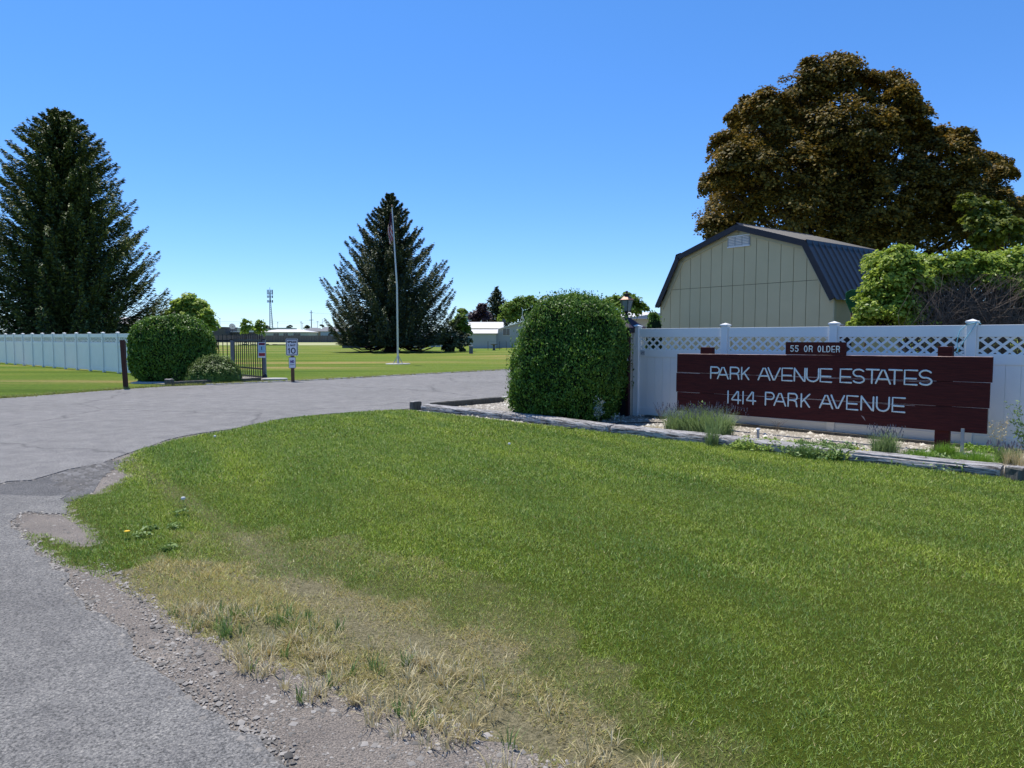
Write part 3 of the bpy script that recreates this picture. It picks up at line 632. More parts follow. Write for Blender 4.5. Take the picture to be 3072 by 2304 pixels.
# ------------------------------------------------------------------ stroke letters
def arc(cx, cy, rx, ry, a0, a1, n=9): return [(cx+rx*math.cos(R(a0+(a1-a0)*i/n)), cy+ry*math.sin(R(a0+(a1-a0)*i/n))) for i in range(n+1)]
GL = {
 'P': [[(0, 0), (0, 1)], [(0, 1), (.55, 1)]+arc(.62, .74, .38, .26, 90, -90)[0:]+[(.0, .48)]],
 'A': [[(0, 0), (.42, .97), (.58, .97), (1, 0)], [(.16, .33), (.84, .33)]],
 'R': [[(0, 0), (0, 1)], [(0, 1), (.55, 1)]+arc(.6, .74, .36, .26, 90, -90)+[(.0, .48)], [(.55, .48), (.85, .38), (.95, 0)]],
 'K': [[(0, 0), (0, 1)], [(1, 1), (.12, .42)], [(.35, .55), (1, 0)]],
 'V': [[(0, 1), (.45, .02), (.55, .02), (1, 1)]],
 'E': [[(1, 1), (0, 1), (0, 0), (1, 0)], [(0, .42), (.92, .42)]],
 'N': [[(0, 0), (0, 1)], [(0, 1), (.9, .02), (1, .02)], [(1, 0), (1, 1)]],
 'U': [[(0, 1), (0, .4)]+arc(.5, .38, .5, .38, 180, 360)+[(1, 1)]],
 'S': [arc(.5, .74, .46, .26, 30, 270)+arc(.5, .25, .48, .25, 90, -150)],
 'T': [[(0, 1), (1, 1)], [(.45, 1), (.45, 0)]],
 '1': [[(.5, 0), (.5, 1)]],
 '4': [[(.72, 0), (.72, 1), (.62, 1), (0, .32), (0, .28), (1, .28)]],
 '5': [[(.95, 1), (.1, 1), (.05, .58)]+arc(.45, .31, .5, .31, 120, -150)],
 'O': [arc(.5, .5, .5, .5, 90, 450, 16)],
 '0': [arc(.5, .5, .5, .5, 90, 450, 16)],
 'L': [[(0, 1), (0, 0), (1, 0)]],
 'D': [[(0, 0), (0, 1), (.4, 1)]+arc(.4, .5, .58, .5, 90, -90)+[(0, 0)]],
 'I': [[(.5, 0), (.5, 1)]],
 'M': [[(0, 0), (0, 1), (.5, .3), (1, 1), (1, 0)]],
}
def text(mb, ch, x0, x1, z0, z1, r, y, slope=0):
    for st in GL[ch]:
        mb.tube([(x0+(x1-x0)*a, y, z0+(z1-z0)*b+random.uniform(-1, 1)*r*.12) for a, b in st], r, 8, flat=(0, 1, 0))

# ------------------------------------------------------------------ the big sign
SL = D(2032, 1150, 1); 
s0 = G(2885, 1371) ; off_sum = (s0.x+.02)+(s0.y+.02)       # the stake stands just in front of the boards
c_line = s0 + FN*.10
def on_line(px, base=c_line, d=FU):
    """point of the vertical plane through base along d seen at pixel column px (at eye level)"""
    r_ = ray(px, 1100); u = r_.x/r_.y       # x = u*y
    t = (u*base.y-base.x)/(d.x-u*d.y); return t
def plane_hit(px, py, base=c_line, d=FU, nrm=FN):
    r_ = ray(px, py); o_ = Vector((0, 0, CAM_H)); t = (base-o_).dot(nrm)/r_.dot(nrm); p = o_+r_*t
    return (p-base).dot(d), p.z
sxl, szt = plane_hit(2032, 1063); sxr, szt2 = plane_hit(2980, 1068); _, szb = plane_hit(2033, 1237); _, szb2 = plane_hit(2975, 1297)
print('sign', sxl, sxr, szt, szt2, szb, szb2)
zt, zb_ = (szt+szt2)/2, (szb+szb2)/2
root = thing('entrance_sign', 'long maroon plank sign reading PARK AVENUE ESTATES 1414 PARK AVENUE', 'sign', (c_line.x, c_line.y, 0), math.atan2(FU.y, FU.x))
ph = (zt-zb_)/3
tilt = (szt2-szt)/(sxr-sxl); tiltb = (szb2-szb)/(sxr-sxl)
for i in range(3):
    mb = MB(); x0, x1 = sxl+(.012, .0, .022)[i], sxr-(.0, .02, .035)[i]
    a0 = zb_+ph*(2-i)+.003; a1 = zb_+ph*(3-i)-.003
    nseg = 24; vs = []
    for k in range(nseg+1):
        x = x0+(x1-x0)*k/nseg; w_ = .0012*math.sin(k*1.7+i); sh = tilt*(x-(sxl+sxr)/2)*.6
        vs += [(x, -.022, a0+sh), (x, -.022, a1+w_+sh), (x, .022, a1+w_+sh), (x, .022, a0+sh)]
    fs = [(4*k+j, 4*(k+1)+j, 4*(k+1)+(j+1) % 4, 4*k+(j+1) % 4) for k in range(nseg) for j in range(4)]
    mb.add(vs, fs); mb.add(vs[:4], [(0, 1, 2, 3)]); mb.add(vs[-4:], [(3, 2, 1, 0)])
    mb.build('plank', M['board'], root)
    # pale top edge, with the sunlight on it put into the colour
    if i == 0:
        m2 = MB(); m2.add([(x0+.01, -.0225, a1-.0+tilt*(x0-(sxl+sxr)/2)*.6-.004), (x1-.01, -.0225, a1+tilt*(x1-(sxl+sxr)/2)*.6-.004), (x1-.01, .02, a1+tilt*(x1-(sxl+sxr)/2)*.6+.004), (x0+.01, .02, a1+tilt*(x0-(sxl+sxr)/2)*.6+.004)], [(0, 1, 2, 3)])
        m2.build('sunlit_edge', M['plankedge'], root)
    else:
        m2 = MB(); xa, xb = (sxl+.02, sxr-.7) if i == 1 else (sxl+1.3, sxr-.9)
        m2.box(xa, xb, -.0235, -.019, a1-.0045+tilt*0, a1+.0015, M4=Matrix.Shear('XY', 4, (0, 0)) if False else None)
        m2.build('sunlit_edge', M['plankedge'], root)
for pxa, pxb, zt_ in ((2108, 2143, 1042), (2818, 2862, 1040)):
    bl, _z = plane_hit(pxa, zt_, c_line+FN*.10); br, zz = plane_hit(pxb, zt_, c_line+FN*.10)
    mb = MB(); mb.box(bl, br, .024, .024+.10, 0, zz); mb.build('sign_post', M['board'], root, bevel=.006)
cx_, cz_ = plane_hit(2591, 1252); mb = MB(); mb.prism_y([(cx_-.03, cz_+.03), (cx_+.0, cz_-.01), (cx_+.035, cz_-.05), (cx_+.01, cz_+.01)], -.0235, -.0222); mb.build('paint_chip', M['plankedge'], root)
s1l, z1t = plane_hit(2359, 1026); s1r, z1t2 = plane_hit(2539.5, 1027)
mb = MB(); mb.box(s1l, s1r, -.020, .015, zt-.0005+.004, (z1t+z1t2)/2); plq = mb.build('plaque', M['board'], root)
def place_text(segs, py0l, py1l, py0r, py1r, pxl, pxr, r, name, parent, y=-.0235):
    """segs: (char, px0, px1); top/bottom pixel rows at the left and right ends"""
    mb = MB(); last = None
    for ch, a, b in segs:
        if last is not None and a-last > 13: mb.build(name, M['letter'], parent); mb = MB()
        last = b
        k = ((a+b)/2-pxl)/(pxr-pxl); t_ = py0l+(py0r-py0l)*k; b_ = py1l+(py1r-py1l)*k
        xa, zT = plane_hit(a, t_); xb, _ = plane_hit(b, t_); _, zB = plane_hit((a+b)/2, b_)
        zT = plane_hit((a+b)/2, t_)[1]
        if ch in '1I' and b-a < 8: xa, xb = (xa+xb)/2-.02, (xa+xb)/2+.02
        text(mb, ch, xa+r*.6, xb-r*.6, zB+r, zT-r, r, y)
    return mb.build(name, M['letter'], parent)
X6 = lambda x: 1850+.2939*x
X7 = lambda x: 2420+.3375*x
l1 = [('P', X6(965), X6(1060)), ('A', X6(1035), X6(1152)), ('R', X6(1165), X6(1265)), ('K', X6(1280), X6(1362)), ('A', X6(1450), X6(1578)), ('V', X6(1550), X6(1680)), ('E', X6(1692), X6(1805)), ('N', X6(1818), X6(1935)), ('U', X6(1957), X6(2072)), ('E', X6(2088), X7(232)),
      ('E', X7(302), X7(410)), ('S', X7(412), X7(527)), ('T', X7(532), X7(655)), ('A', X7(617), X7(757)), ('T', X7(733), X7(858)), ('E', X7(873), X7(995)), ('S', X7(1000), X7(1128))]
l1[9] = ('E', X7(125), X7(234)); l1[8] = ('U', X7(4), X7(118))
place_text(l1, 1098.5, 1137, 1109, 1158, 2133, 2800, .0125, 'lettering', root)
l2 = [('1', X6(1138), X6(1152)), ('4', X6(1178), X6(1280)), ('1', X6(1290), X6(1306)), ('4', X6(1330), X6(1432)), ('P', X6(1523), X6(1618)), ('A', X6(1612), X6(1738)), ('R', X6(1755), X6(1858)), ('K', X6(1888), X6(1982)),
      ('A', X7(120), X7(243)), ('V', X7(220), X7(345)), ('E', X7(360), X7(467)), ('N', X7(488), X7(605)), ('U', X7(625), X7(745)), ('E', X7(765), X7(885))]
place_text(l2, 1170.5, 1211, 1191.5, 1239, 2186, 2718, .0125, 'lettering', root)
X5 = lambda x: 1900+.3617*x
l3 = [('5', X5(1308), X5(1337)), ('5', X5(1347), X5(1376)), ('O', X5(1422), X5(1450)), ('R', X5(1462), X5(1493)), ('O', X5(1535), X5(1562)), ('L', X5(1575), X5(1600)), ('D', X5(1608), X5(1640)), ('E', X5(1650), X5(1678)), ('R', X5(1688), X5(1718))]
place_text(l3, 1036, 1055.5, 1037.5, 1057.5, 2373, 2521, .0075, 'lettering', plq, y=-.0215)
mb = MB(); a_ = s0; _, zz = plane_hit(2885, 1290, s0); mb.box(-.02, .02, -.012, .012, 0, zz+.02); o = mb.build('metal_stake', M['metal_grey']); o.location = (a_.x, a_.y, 0); o.rotation_euler = (0, 0, math.atan2(FU.y, FU.x))
tag(o, 'thin grey metal stake standing under the right end of the maroon sign', 'stake')

# ------------------------------------------------------------------ plants with tufts
def tuftmesh(c, r, h, n, w, mat, lean=.9, name='foliage', parent=None, segs=3):
    k = max(6, int(n/22)); a = rng.random(k)*6.28; rr = r*np.sqrt(rng.random(k))*.75
    C = np.column_stack([c[0]+rr*np.cos(a), c[1]+rr*np.sin(a), np.full(k, c[2])]); V = []
    for i in range(k):
        e = 1-.45*(rr[i]/(r+1e-6))**2
        V.append(curved_blades(C[i:i+1], max(4, n//k), h*e, w, r*.22, lean, segs))
    return npmesh(name, np.concatenate(V), 4, mat, parent, True)
def plant(name, label, cat, c, group=None): return thing(name, label, cat, (c[0], c[1], c[2] if len(c) > 2 else 0), 0, group)
BZ = .03
def P3(px, py): p = G(px, py, BZ); return p
# lavender
c = P3(2075, 1306)+FN*.18; t = plant('lavender_bush', 'large grey green lavender clump sprawling over the timbers left of the sign', 'shrub', c)
for dx in (-.28, 0, .30):
    cc = c+FU*dx; tuftmesh(cc, .34, .44, 1700, .008, M['lav'], 1.0, 'foliage', t)
aa = rng.random(420)*6.28; rr = np.sqrt(rng.random(420)); pts = np.column_stack([c.x+FU.x*rng.uniform(-.5, .5, 420)+.15*np.cos(aa), c.y+FU.y*rng.uniform(-.5, .5, 420)+.15*np.sin(aa), np.full(420, 0.03)])
q_ = []
for i in range(0, 420):
    hgt = rng.uniform(.32, .50); dv = (pts[i]-np.array(c))*.35; top = pts[i]+dv+np.array([0, 0, hgt]); q_.append(np.concatenate([leaves([top-np.array([0, 0, .03*j])], [[rng.normal(), rng.normal(), 0]], .035, .35, .1, [[0, 0, 1]]) for j in range(2)]))
tag(npmesh('buds', np.concatenate(q_), 4, M['lavtip'], t, True), kind='stuff')
def flower_clump(px, py, r, h, label, name='lavender_plant', tips=True, mat='lav', n=500, lean=.8, w=.008, back=.1, group=None):
    c = P3(px, py)+FN*back; t = plant(name, label, 'plant', c, group); tuftmesh(c, r, h, n, w, M[mat], lean, 'foliage', t)
    if tips:
        k = 125; a = rng.random(k)*6.28; q = np.sqrt(rng.random(k))*r; top = np.column_stack([c.x+q*np.cos(a)*1.2, c.y+q*np.sin(a)*1.2, BZ+h*rng.uniform(.75, 1.15, k)])
        tag(npmesh('buds', leaves(top, rng.normal(size=(k, 3))*[1, 1, .1], .045, .3, .1, np.tile([[0, 0, 1]], (k, 1))), 4, M['lavtip'], t, True), kind='stuff')
    return t
flower_clump(2140, 1338, .13, .42, 'wiry grass tuft growing out of the gap in the timbers', name='grass_tuft', tips=False, mat='lav', n=160, lean=.6, back=.0)
flower_clump(2645, 1372, .19, .36, 'dark flowering lavender below the middle of the sign', n=700, back=.12)
flower_clump(2758, 1394, .16, .20, 'bright green moss tuft spilling over the last timber', name='pinks_tuft', tips=False, mat='tuft', n=1100, w=.006, lean=1.2)
flower_clump(2822, 1385, .17, .24, 'leafy green tuft in front of the right sign post', name='pinks_tuft', tips=False, mat='tuft', n=1000, w=.008, lean=1.1, back=.2)
flower_clump(2925, 1410, .20, .26, 'round green tuft right of the metal stake', name='pinks_tuft', tips=False, mat='tuft', n=1300, w=.007, lean=1.1)
flower_clump(3000, 1395, .18, .22, 'loose green weeds at the foot of the fence near the right edge', name='weed_clump', tips=True, mat='weed', n=500, w=.01, back=.3)
flower_clump(3040, 1402, .18, .27, 'dry straw grass standing behind the sawn stump', name='dry_grass_clump', tips=False, mat='straw', n=260, lean=.9, w=.005, back=.25)
flower_clump(2985, 1432, .10, .16, 'low straw grass between the stump and the last timber', name='dry_grass_clump', tips=False, mat='straw', n=240, lean=1.1, w=.006, back=.1)
flower_clump(1940, 1300, .22, .12, 'flat golden dry clump left of the lavender', name='dry_grass_clump', tips=False, mat='straw', n=800, lean=1.3, w=.008, back=.2)
def creeping(px0, px1, pyl, label, mat, n, w=.16, hh=.10, leaf=.045, back=.14, group=None):
    a, b = P3(px0, pyl[0])+FN*back, P3(px1, pyl[1])+FN*back; t = plant('ground_cover_plant', label, 'plant', (a+b)/2, group)
    k = rng.random(n); base = np.array(a)[None]*(1-k[:, None])+np.array(b)[None]*k[:, None]; off_ = rng.normal(0, w*.5, n)
    hgt = hh*(.35+.65*rng.random(n))*np.clip(.8+.5*pnoise(np.column_stack([k*8, off_*8]), 2, 3), .2, 1.4)
    P = base+np.array(FN)[None]*off_[:, None]+np.column_stack([0*k, 0*k, hgt]); N = rng.normal(size=(n, 3))*.6+[0, -.2, 1]
    npmesh('leaves', leaves(P, N, leaf, .5), 4, M[mat], t, True); return t
flower_clump(2235, 1352, .14, .13, 'low pale green tuft beside the bollard light', name='sedum_plant', tips=False, mat='creep', n=500, w=.012, lean=1.3)
flower_clump(2400, 1378, .20, .17, 'dark leafy tuft below the word PARK in the lower line', name='sedum_plant', tips=False, mat='weed', n=700, w=.014, lean=1.2, back=.2)
flower_clump(2490, 1384, .15, .15, 'spiky green tuft at the timber joint', name='sedum_plant', tips=False, mat='tuft', n=500, w=.010, lean=1.1, back=.2)
flower_clump(2700, 1388, .14, .15, 'short green tuft between the dark lavender and the moss tuft', name='sedum_plant', tips=False, mat='weed', n=450, w=.010, lean=1.1, back=.25)
flower_clump(2870, 1402, .15, .17, 'short leafy tuft at the foot of the metal stake', name='sedum_plant', tips=False, mat='tuft', n=500, w=.010, lean=1.1, back=.1)
creeping(2190, 2370, (1346, 1362), 'low creeping plants with pale leaves behind the cracked timber', 'creep', 3600, hh=.13, w=.30, back=.25)
creeping(2360, 2530, (1364, 1384), 'spreading dark leafy mat under the middle of the sign', 'weed', 4200, hh=.15, w=.40, back=.3)
creeping(2500, 2585, (1380, 1388), 'pale green rosettes beside the timber joint', 'creep', 900, hh=.12)
creeping(2552, 2600, (1384, 1390), 'small yellow leaved plant beside the dark lavender', 'yellow', 320, hh=.13, w=.08)
creeping(2690, 2900, (1392, 1420), 'grey green creeping plants between the bright tufts', 'weed', 3200, hh=.11, w=.40, back=.3)
creeping(2880, 3030, (1350, 1368), 'low weeds along the white fence right of the sign post', 'tuft', 900, hh=.08, back=.1)
# wiry weeds
def wiry(px, py, h, label, name, nst, spread, leafm=None, leafn=0, leafs=.03, mat='twig', rad=.0022, back=0, droop=.3):
    c = P3(px, py)+FN*back; t = plant(name, label, 'weed', c); mb = MB(); tips = []
    for i in range(nst):
        a = random.random()*6.28; s = spread*random.uniform(.3, 1); hh = h*random.uniform(.6, 1.05)
        pts = [Vector((c.x, c.y, BZ))+Vector((math.cos(a), math.sin(a), 0))*s*(k/5)**1.3+Vector((0, 0, hh*(k/5)*(1-droop*.3*(k/5)**2))) for k in range(6)]
        mb.tube(pts, [rad*(1-.1*k) for k in range(6)], 3, cap=False); tips += pts[2:]
        for b in range(3):
            p = pts[2+b]; a2 = a+random.uniform(-1.5, 1.5); q = p+Vector((math.cos(a2)*.06, math.sin(a2)*.06, random.uniform(.02, .08))); mb.tube([p, (p+q)/2, q], rad*.7, 3, cap=False); tips.append(q)
    mb.build('stems', M[mat], t, True)
    if leafm:
        tp = np.array([tuple(x) for x in tips]); idx = rng.integers(0, len(tp), leafn); P = tp[idx]+rng.normal(0, .02, (leafn, 3))
        npmesh('leaves', leaves(P, rng.normal(size=(leafn, 3))+[0, 0, .6], leafs, .4), 4, M[leafm], t, True)
    return t
wiry(1795, 1275, .56, 'tall silver leaved weed growing against the dark hedge', 'silver_weed', 9, .16, 'silver', 170, .04, mat='weed', back=.0)
wiry(1847, 1272, .15, 'small pale weed on the ground beside the hedge foot', 'silver_weed', 5, .12, 'silver', 50, .05, mat='weed', back=.1)
wiry(1972, 1262, .36, 'dead wiry weed in front of the first fence panel', 'dead_weed', 9, .16, None, 0, mat='twig', rad=.003, back=.1)
wiry(2310, 1300, .20, 'thin dry stems by the short bollard light', 'dead_weed', 8, .16, None, 0, mat='twig', back=.25)
wiry(2985, 1360, .55, 'tall seeding grass beside the right end of the sign', 'seed_grass', 8, .28, 'straw', 120, .03, mat='straw', back=.15)
wiry(3060, 1390, .75, 'tall feathery grass at the right edge of the photo', 'seed_grass', 9, .25, 'weed', 260, .05, mat='weed', back=.35)
wiry(2095, 1300, .62, 'single dark weed rising in front of the left end of the sign', 'dark_weed', 3, .08, 'weed', 40, .05, mat='twig', back=.0)
# bollard light
c = P3(2272, 1316)+FN*.02; t = thing('path_light', 'short grey bollard light in the gravel under the sign', 'light', c); m = MB(); m.lathe([(.022, 0), (.022, .14)], 10); m.build('tube', M['metal_grey'], t); m = MB(); m.lathe([(.034, .141), (.034, .155), (.02, .165)], 12); m.build('cap', M['white'], t)
m = MB(); m.tube([P3(1700, 1290)+Vector((0, 0, .02)), P3(1850, 1274)+Vector((0, 0, .03)), P3(1990, 1272)+Vector((0, 0, .03))], .012, 6); tag(m.build('drip_hose', M['black_plastic']), 'black drip hose lying on the gravel beside the hedge', 'hose')
# cord on the fence post
pp = P0+FU*1.923*3; m = MB()
def fl(x, y, z): return pp+FU*x+FN*y+Vector((0, 0, z))
m.tube([fl(-.05, -.07, 1.79), fl(-.14, -.06, 1.70), fl(-.17, -.06, 1.55), fl(-.16, -.05, 1.40), fl(-.14, -.06, 1.36)], .006, 6)
m.tube([fl(.07, -.07, 1.82), fl(.03, -.085, 1.74), fl(-.06, -.09, 1.58), fl(-.14, -.08, 1.44), fl(-.20, -.07, 1.36)], .006, 6)
m.tube([fl(-.05, -.07, 1.79), fl(0, -.085, 1.80), fl(.07, -.07, 1.82), fl(.10, 0, 1.80)], .006, 6)
tag(m.build('cord', M['blue_cord']), 'pale blue cord looped around the fence post right of the sign plaque', 'cord')

# ------------------------------------------------------------------ clipped hedges
def superhedge(name, label, c, rz, a, b, H, n, leaf, mat, e=2.6, ez=2.4, vert=True, core='core', bumps=.06, seed=1, clump=0, cat='hedge', base=.55, fluff=.0, shoulder=0):
    t = thing(name, label, cat, (c[0], c[1], 0), rz); r = np.random.default_rng(seed)
    def surf(m):
        d = unit(r.normal(size=(m, 3))); d[:, 2] = np.abs(d[:, 2])*1.0
        return d
    def shape(d, k=1.0):
        # unit direction to super-ellipsoid point; centre of it at height base*H
        zc = H*base; up = d[:, 2] >= 0
        den = (np.abs(d[:, 0]/a)**e+np.abs(d[:, 1]/b)**e)**(ez/e)+np.abs(d[:, 2]/(np.where(up, H-zc, zc*1.18)))**ez
        rad = den**(-1/ez)*k
        rad = rad*(1+bumps*pnoise(d, 3.2, seed)+bumps*.45*pnoise(d, 8, seed+1))
        p = d*rad[:, None]; p[:, 2] = p[:, 2]+zc; p[:, 2] *= 1-shoulder*np.clip(-p[:, 0]/a-.0, 0, 1)**2; return p
    # area-uniform sampling by rejection of direction density
    d = unit(r.normal(size=(n*4, 3))*np.array([a, b, H*.55])); p = shape(d)
    keep = p[:, 2] > .02; p = p[keep]; d = d[keep]; rr_ = np.linalg.norm(p-[0, 0, H*base], axis=1)
    w = rr_**2; w = w/w.max(); k = r.random(len(p)) < w*1.3; p = p[k][:n]; d = d[k][:n]
    N = unit(d/np.array([a*a, b*b, (H*.5)**2])); m = len(p)
    dep = -np.abs(r.normal(0, .05, m))*(1+1.5*(pnoise(p, 5, seed+3) < -.15)); 
    outl = r.random(m) < .06; dep[outl] = r.uniform(0, .06+fluff, outl.sum())
    p = p+N*(dep+.055*pnoise(p, 4.5, seed+8)+.04*pnoise(p, 11, seed+9))[:, None]
    if vert: T = N*.8+np.array([0, 0, .9])+r.normal(0, .45, (m, 3)); NN = N+r.normal(0, .75, (m, 3))
    else: T = None; NN = N*1.4+[0, 0, .35]+r.normal(0, .4, (m, 3))
    npmesh('foliage', leaves(p, NN, leaf, .5, .12, T), 4, M[mat], t)
    # dark twiggy inside
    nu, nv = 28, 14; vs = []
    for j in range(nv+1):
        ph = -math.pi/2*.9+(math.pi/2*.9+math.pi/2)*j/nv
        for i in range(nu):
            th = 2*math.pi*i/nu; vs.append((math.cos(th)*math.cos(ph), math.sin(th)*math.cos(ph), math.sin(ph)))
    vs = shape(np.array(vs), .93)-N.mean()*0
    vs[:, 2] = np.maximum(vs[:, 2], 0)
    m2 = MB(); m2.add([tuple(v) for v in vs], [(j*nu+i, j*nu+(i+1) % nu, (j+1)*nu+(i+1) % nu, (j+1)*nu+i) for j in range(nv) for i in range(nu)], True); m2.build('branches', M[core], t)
    return t
hc = Vector((1.13, 14.12, 0))
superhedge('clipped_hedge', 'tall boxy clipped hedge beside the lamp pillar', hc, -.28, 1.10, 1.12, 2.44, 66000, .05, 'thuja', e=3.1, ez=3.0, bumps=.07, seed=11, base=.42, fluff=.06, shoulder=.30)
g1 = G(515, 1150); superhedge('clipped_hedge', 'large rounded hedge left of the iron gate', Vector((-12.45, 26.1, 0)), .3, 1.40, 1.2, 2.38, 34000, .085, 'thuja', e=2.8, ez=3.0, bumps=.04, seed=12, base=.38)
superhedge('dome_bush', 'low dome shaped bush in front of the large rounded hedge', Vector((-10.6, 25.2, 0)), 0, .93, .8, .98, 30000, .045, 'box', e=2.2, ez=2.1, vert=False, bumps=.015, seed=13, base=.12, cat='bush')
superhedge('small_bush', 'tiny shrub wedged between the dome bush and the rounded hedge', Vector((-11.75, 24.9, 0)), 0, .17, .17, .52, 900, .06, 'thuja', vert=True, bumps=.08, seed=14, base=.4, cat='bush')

# ------------------------------------------------------------------ pillar and lantern
pc = Vector((2.33, 14.50, 0)); pr = thing('lamp_pillar', 'dark roofed square pillar between the tall hedge and the white fence', 'pillar', pc, math.atan2(FU.y, FU.x))
m = MB(); m.box(-.20, .17, -.20, .2, 0, 1.70); m.build('panel', M['darkpanel'], pr)
m = MB(); m.box(.17, .2305, -.235, -.165, 0, 1.70); m.build('corner_post', M['maroon_post'], pr)
m = MB(); m.box(.171, .222, -.1645, .2, 0, 1.70); m.build('side_panel', M['beige_trim'], pr)
m = MB(); m.box(-.27, .27, -.27, .27, 1.7005, 1.79); m.build('fascia', M['dark_trim'], pr, bevel=.004)
m = MB(); m.box(-.275, .275, -.275, .275, 1.7905, 1.80); m.add([(-.29, -.29, 1.801), (.29, -.29, 1.801), (.29, .29, 1.801), (-.29, .29, 1.801), (-.05, -.05, 2.0), (.05, -.05, 2.0), (.05, .05, 2.0), (-.05, .05, 2.0)], [(0, 1, 5, 4), (1, 2, 6, 5), (2, 3, 7, 6), (3, 0, 4, 7), (4, 5, 6, 7), (3, 2, 1, 0)]); m.build('roof', M['plum_roof'], pr)
m = MB(); m.tube([(.10, -.25, 1.26), (.16, -.28, 1.25), (.21, -.285, 1.21), (.235, -.285, 1.15)], .022, 8); m.build('pipe_elbow', M['white'], pr)
lt = thing('lantern', 'black and copper carriage lantern on top of the dark roofed pillar', 'lamp', pc+Vector((0, 0, 1.98)), math.atan2(FU.y, FU.x)+.3)
m = MB(); m.lathe([(.05, 0), (.045, .05), (.03, .08), (.022, .11), (.04, .125), (.03, .14)], 12); m.build('stem', M['dark_trim'], lt)
m = MB(); m.lathe([(.085, .141), (.092, .15), (.088, .158)], 6, smooth=False); m.build('base', M['dark_trim'], lt)
m = MB(); m.lathe([(.078, .1585), (.135, .375)], 6, smooth=False); gl = m.build('glass', M['lampglass'], lt)
for k in range(6):
    a = k*math.pi/3; m = MB(); m.bar((.082*math.cos(a), .082*math.sin(a), .155), (.141*math.cos(a), .141*math.sin(a), .378), .009); m.build('glazing_bar', M['dark_trim'], lt)
m = MB(); m.lathe([(.162, .379), (.165, .386), (.13, .405), (.085, .45), (.06, .46)], 6, smooth=False); m.build('hood', M['copper'], lt)
m = MB(); m.lathe([(.045, .4605), (.045, .475), (.078, .50), (.078, .506), (.02, .515), (.016, .53), (.028, .548), (.016, .565), (.004, .572)], 10); m.build('finial', M['dark_trim'], lt)

# ------------------------------------------------------------------ gambrel shed
A_ = Vector((3.81, 18.24, 0)); B_ = Vector((6.58, 14.6, 0)); sd = (B_-A_).normalized(); SWid = (B_-A_).length
sh = thing('garden_shed', 'khaki gambrel roof shed with dark metal roof behind the white fence', 'shed', A_, math.atan2(sd.y, sd.x))
def hitz(px, py, k): 
    base = A_; n_ = Vector((-sd.y, sd.x, 0)); return plane_hit(px, py, base, sd, n_)
pk = hitz(2212, 680, 0); knL = hitz(2036, 772, 0); knR = hitz(2417, 728, 0); eL = hitz(1969, 922, 0); eR = hitz(2509, 893, 0); jn = hitz(2200, 853, 0)
print('shed', SWid, pk, knL, knR, eL, eR, jn)
zp_, zk_, ze_ = pk[1], (knL[1]+knR[1])/2, (eL[1]+eR[1])/2
cx = SWid/2; kx = (knR[0]-knL[0])/2; ex = SWid/2+.06
prof = [(cx-ex, ze_), (cx-kx, zk_), (cx, zp_), (cx+kx, zk_), (cx+ex, ze_)]
def ptop(x):
    for (xa, za), (xb, zb2) in zip(prof[:-1], prof[1:]):
        if xa <= x <= xb: return za+(zb2-za)*(x-xa)/(xb-xa)
    return ze_
DEP = 3.1
m = MB(); bw = .3048; x = SWid/2-bw*7.5; zj = 2.80
xs = [0]+[x+i*bw for i in range(16) if 0.03 < x+i*bw < SWid-.03]+[SWid]
for a, b in zip(xs[:-1], xs[1:]):
    a2, b2 = a+.006, b-.006
    def strip(z0, top):
        mids = [p[0] for p in prof if a2 < p[0] < b2]; cols = [a2]+mids+[b2]
        fine_ = [a2+(b2-a2)*i/60 for i in range(61)]; okx = [c_ for c_ in fine_ if ptop(c_)-.02 > z0]
        if len(okx) < 3: return
        lo_, hi_ = okx[0], okx[-1]; cols = [lo_]+[c_ for c_ in mids if lo_ < c_ < hi_]+[hi_]
        poly = [(lo_, z0), (hi_, z0)]+[(c_, min(top, ptop(c_)-.02)) for c_ in reversed(cols)]
        if all(z-z0 < .02 for _, z in poly[2:]): return
        poly = [(px_, max(pz_, z0)) for px_, pz_ in poly]; m.prism_y(poly, 0, .012)
    strip(.1, zj-.005); strip(zj+.005, 99)
m.build('gable_wall', M['siding'], sh)
m = MB(); m.prism_y([(0, 0), (SWid, 0), (SWid, ptop(SWid)-.03), (cx+kx, zk_-.03), (cx, zp_-.03), (cx-kx, zk_-.03), (0, ptop(0)-.03)], .0125, .05); m.build('backing', M['groove'], sh)
m = MB(); m.box(SWid-.05, SWid, .0505, DEP, 0, ze_+.02); m.build('side_wall', M['siding'], sh)
m = MB(); m.box(0, .05, .0505, DEP, 0, ze_+.02); m.build('side_wall', M['siding'], sh)
m = MB(); m.box(.052, SWid-.052, DEP-.05, DEP-.002, 0, ze_); m.prism_y([(.05, ze_), (SWid-.05, ze_), (cx+kx, zk_-.03), (cx, zp_-.03), (cx-kx, zk_-.03)], DEP-.05, DEP-.004); m.build('rear_wall', M['siding'], sh)
m = MB(); m.box(SWid+.001, SWid+.02, -.012, .08, 0, ze_); m.box(-.02, -.001, -.012, .08, 0, ze_); m.build('corner_trim', M['siding_trim'], sh)
def rake(off, wd, y0, y1, mat, name, outx=0):
    mm = MB()
    for (xa, za), (xb, zb2) in zip(prof[:-1], prof[1:]):
        d = Vector((xb-xa, zb2-za)).normalized(); n_ = Vector((-d.y, d.x)); 
        ext = .012
        p = [Vector((xa, za))+n_*off-d*ext*0, Vector((xb, zb2))+n_*off, Vector((xb, zb2))+n_*(off-wd), Vector((xa, za))+n_*(off-wd)]
        mm.prism_y([(p[3].x, p[3].y), (p[2].x, p[2].y), (p[1].x, p[1].y), (p[0].x, p[0].y)], y0-.0005*(xa > cx), y1)
    return mm.build(name, mat, sh)
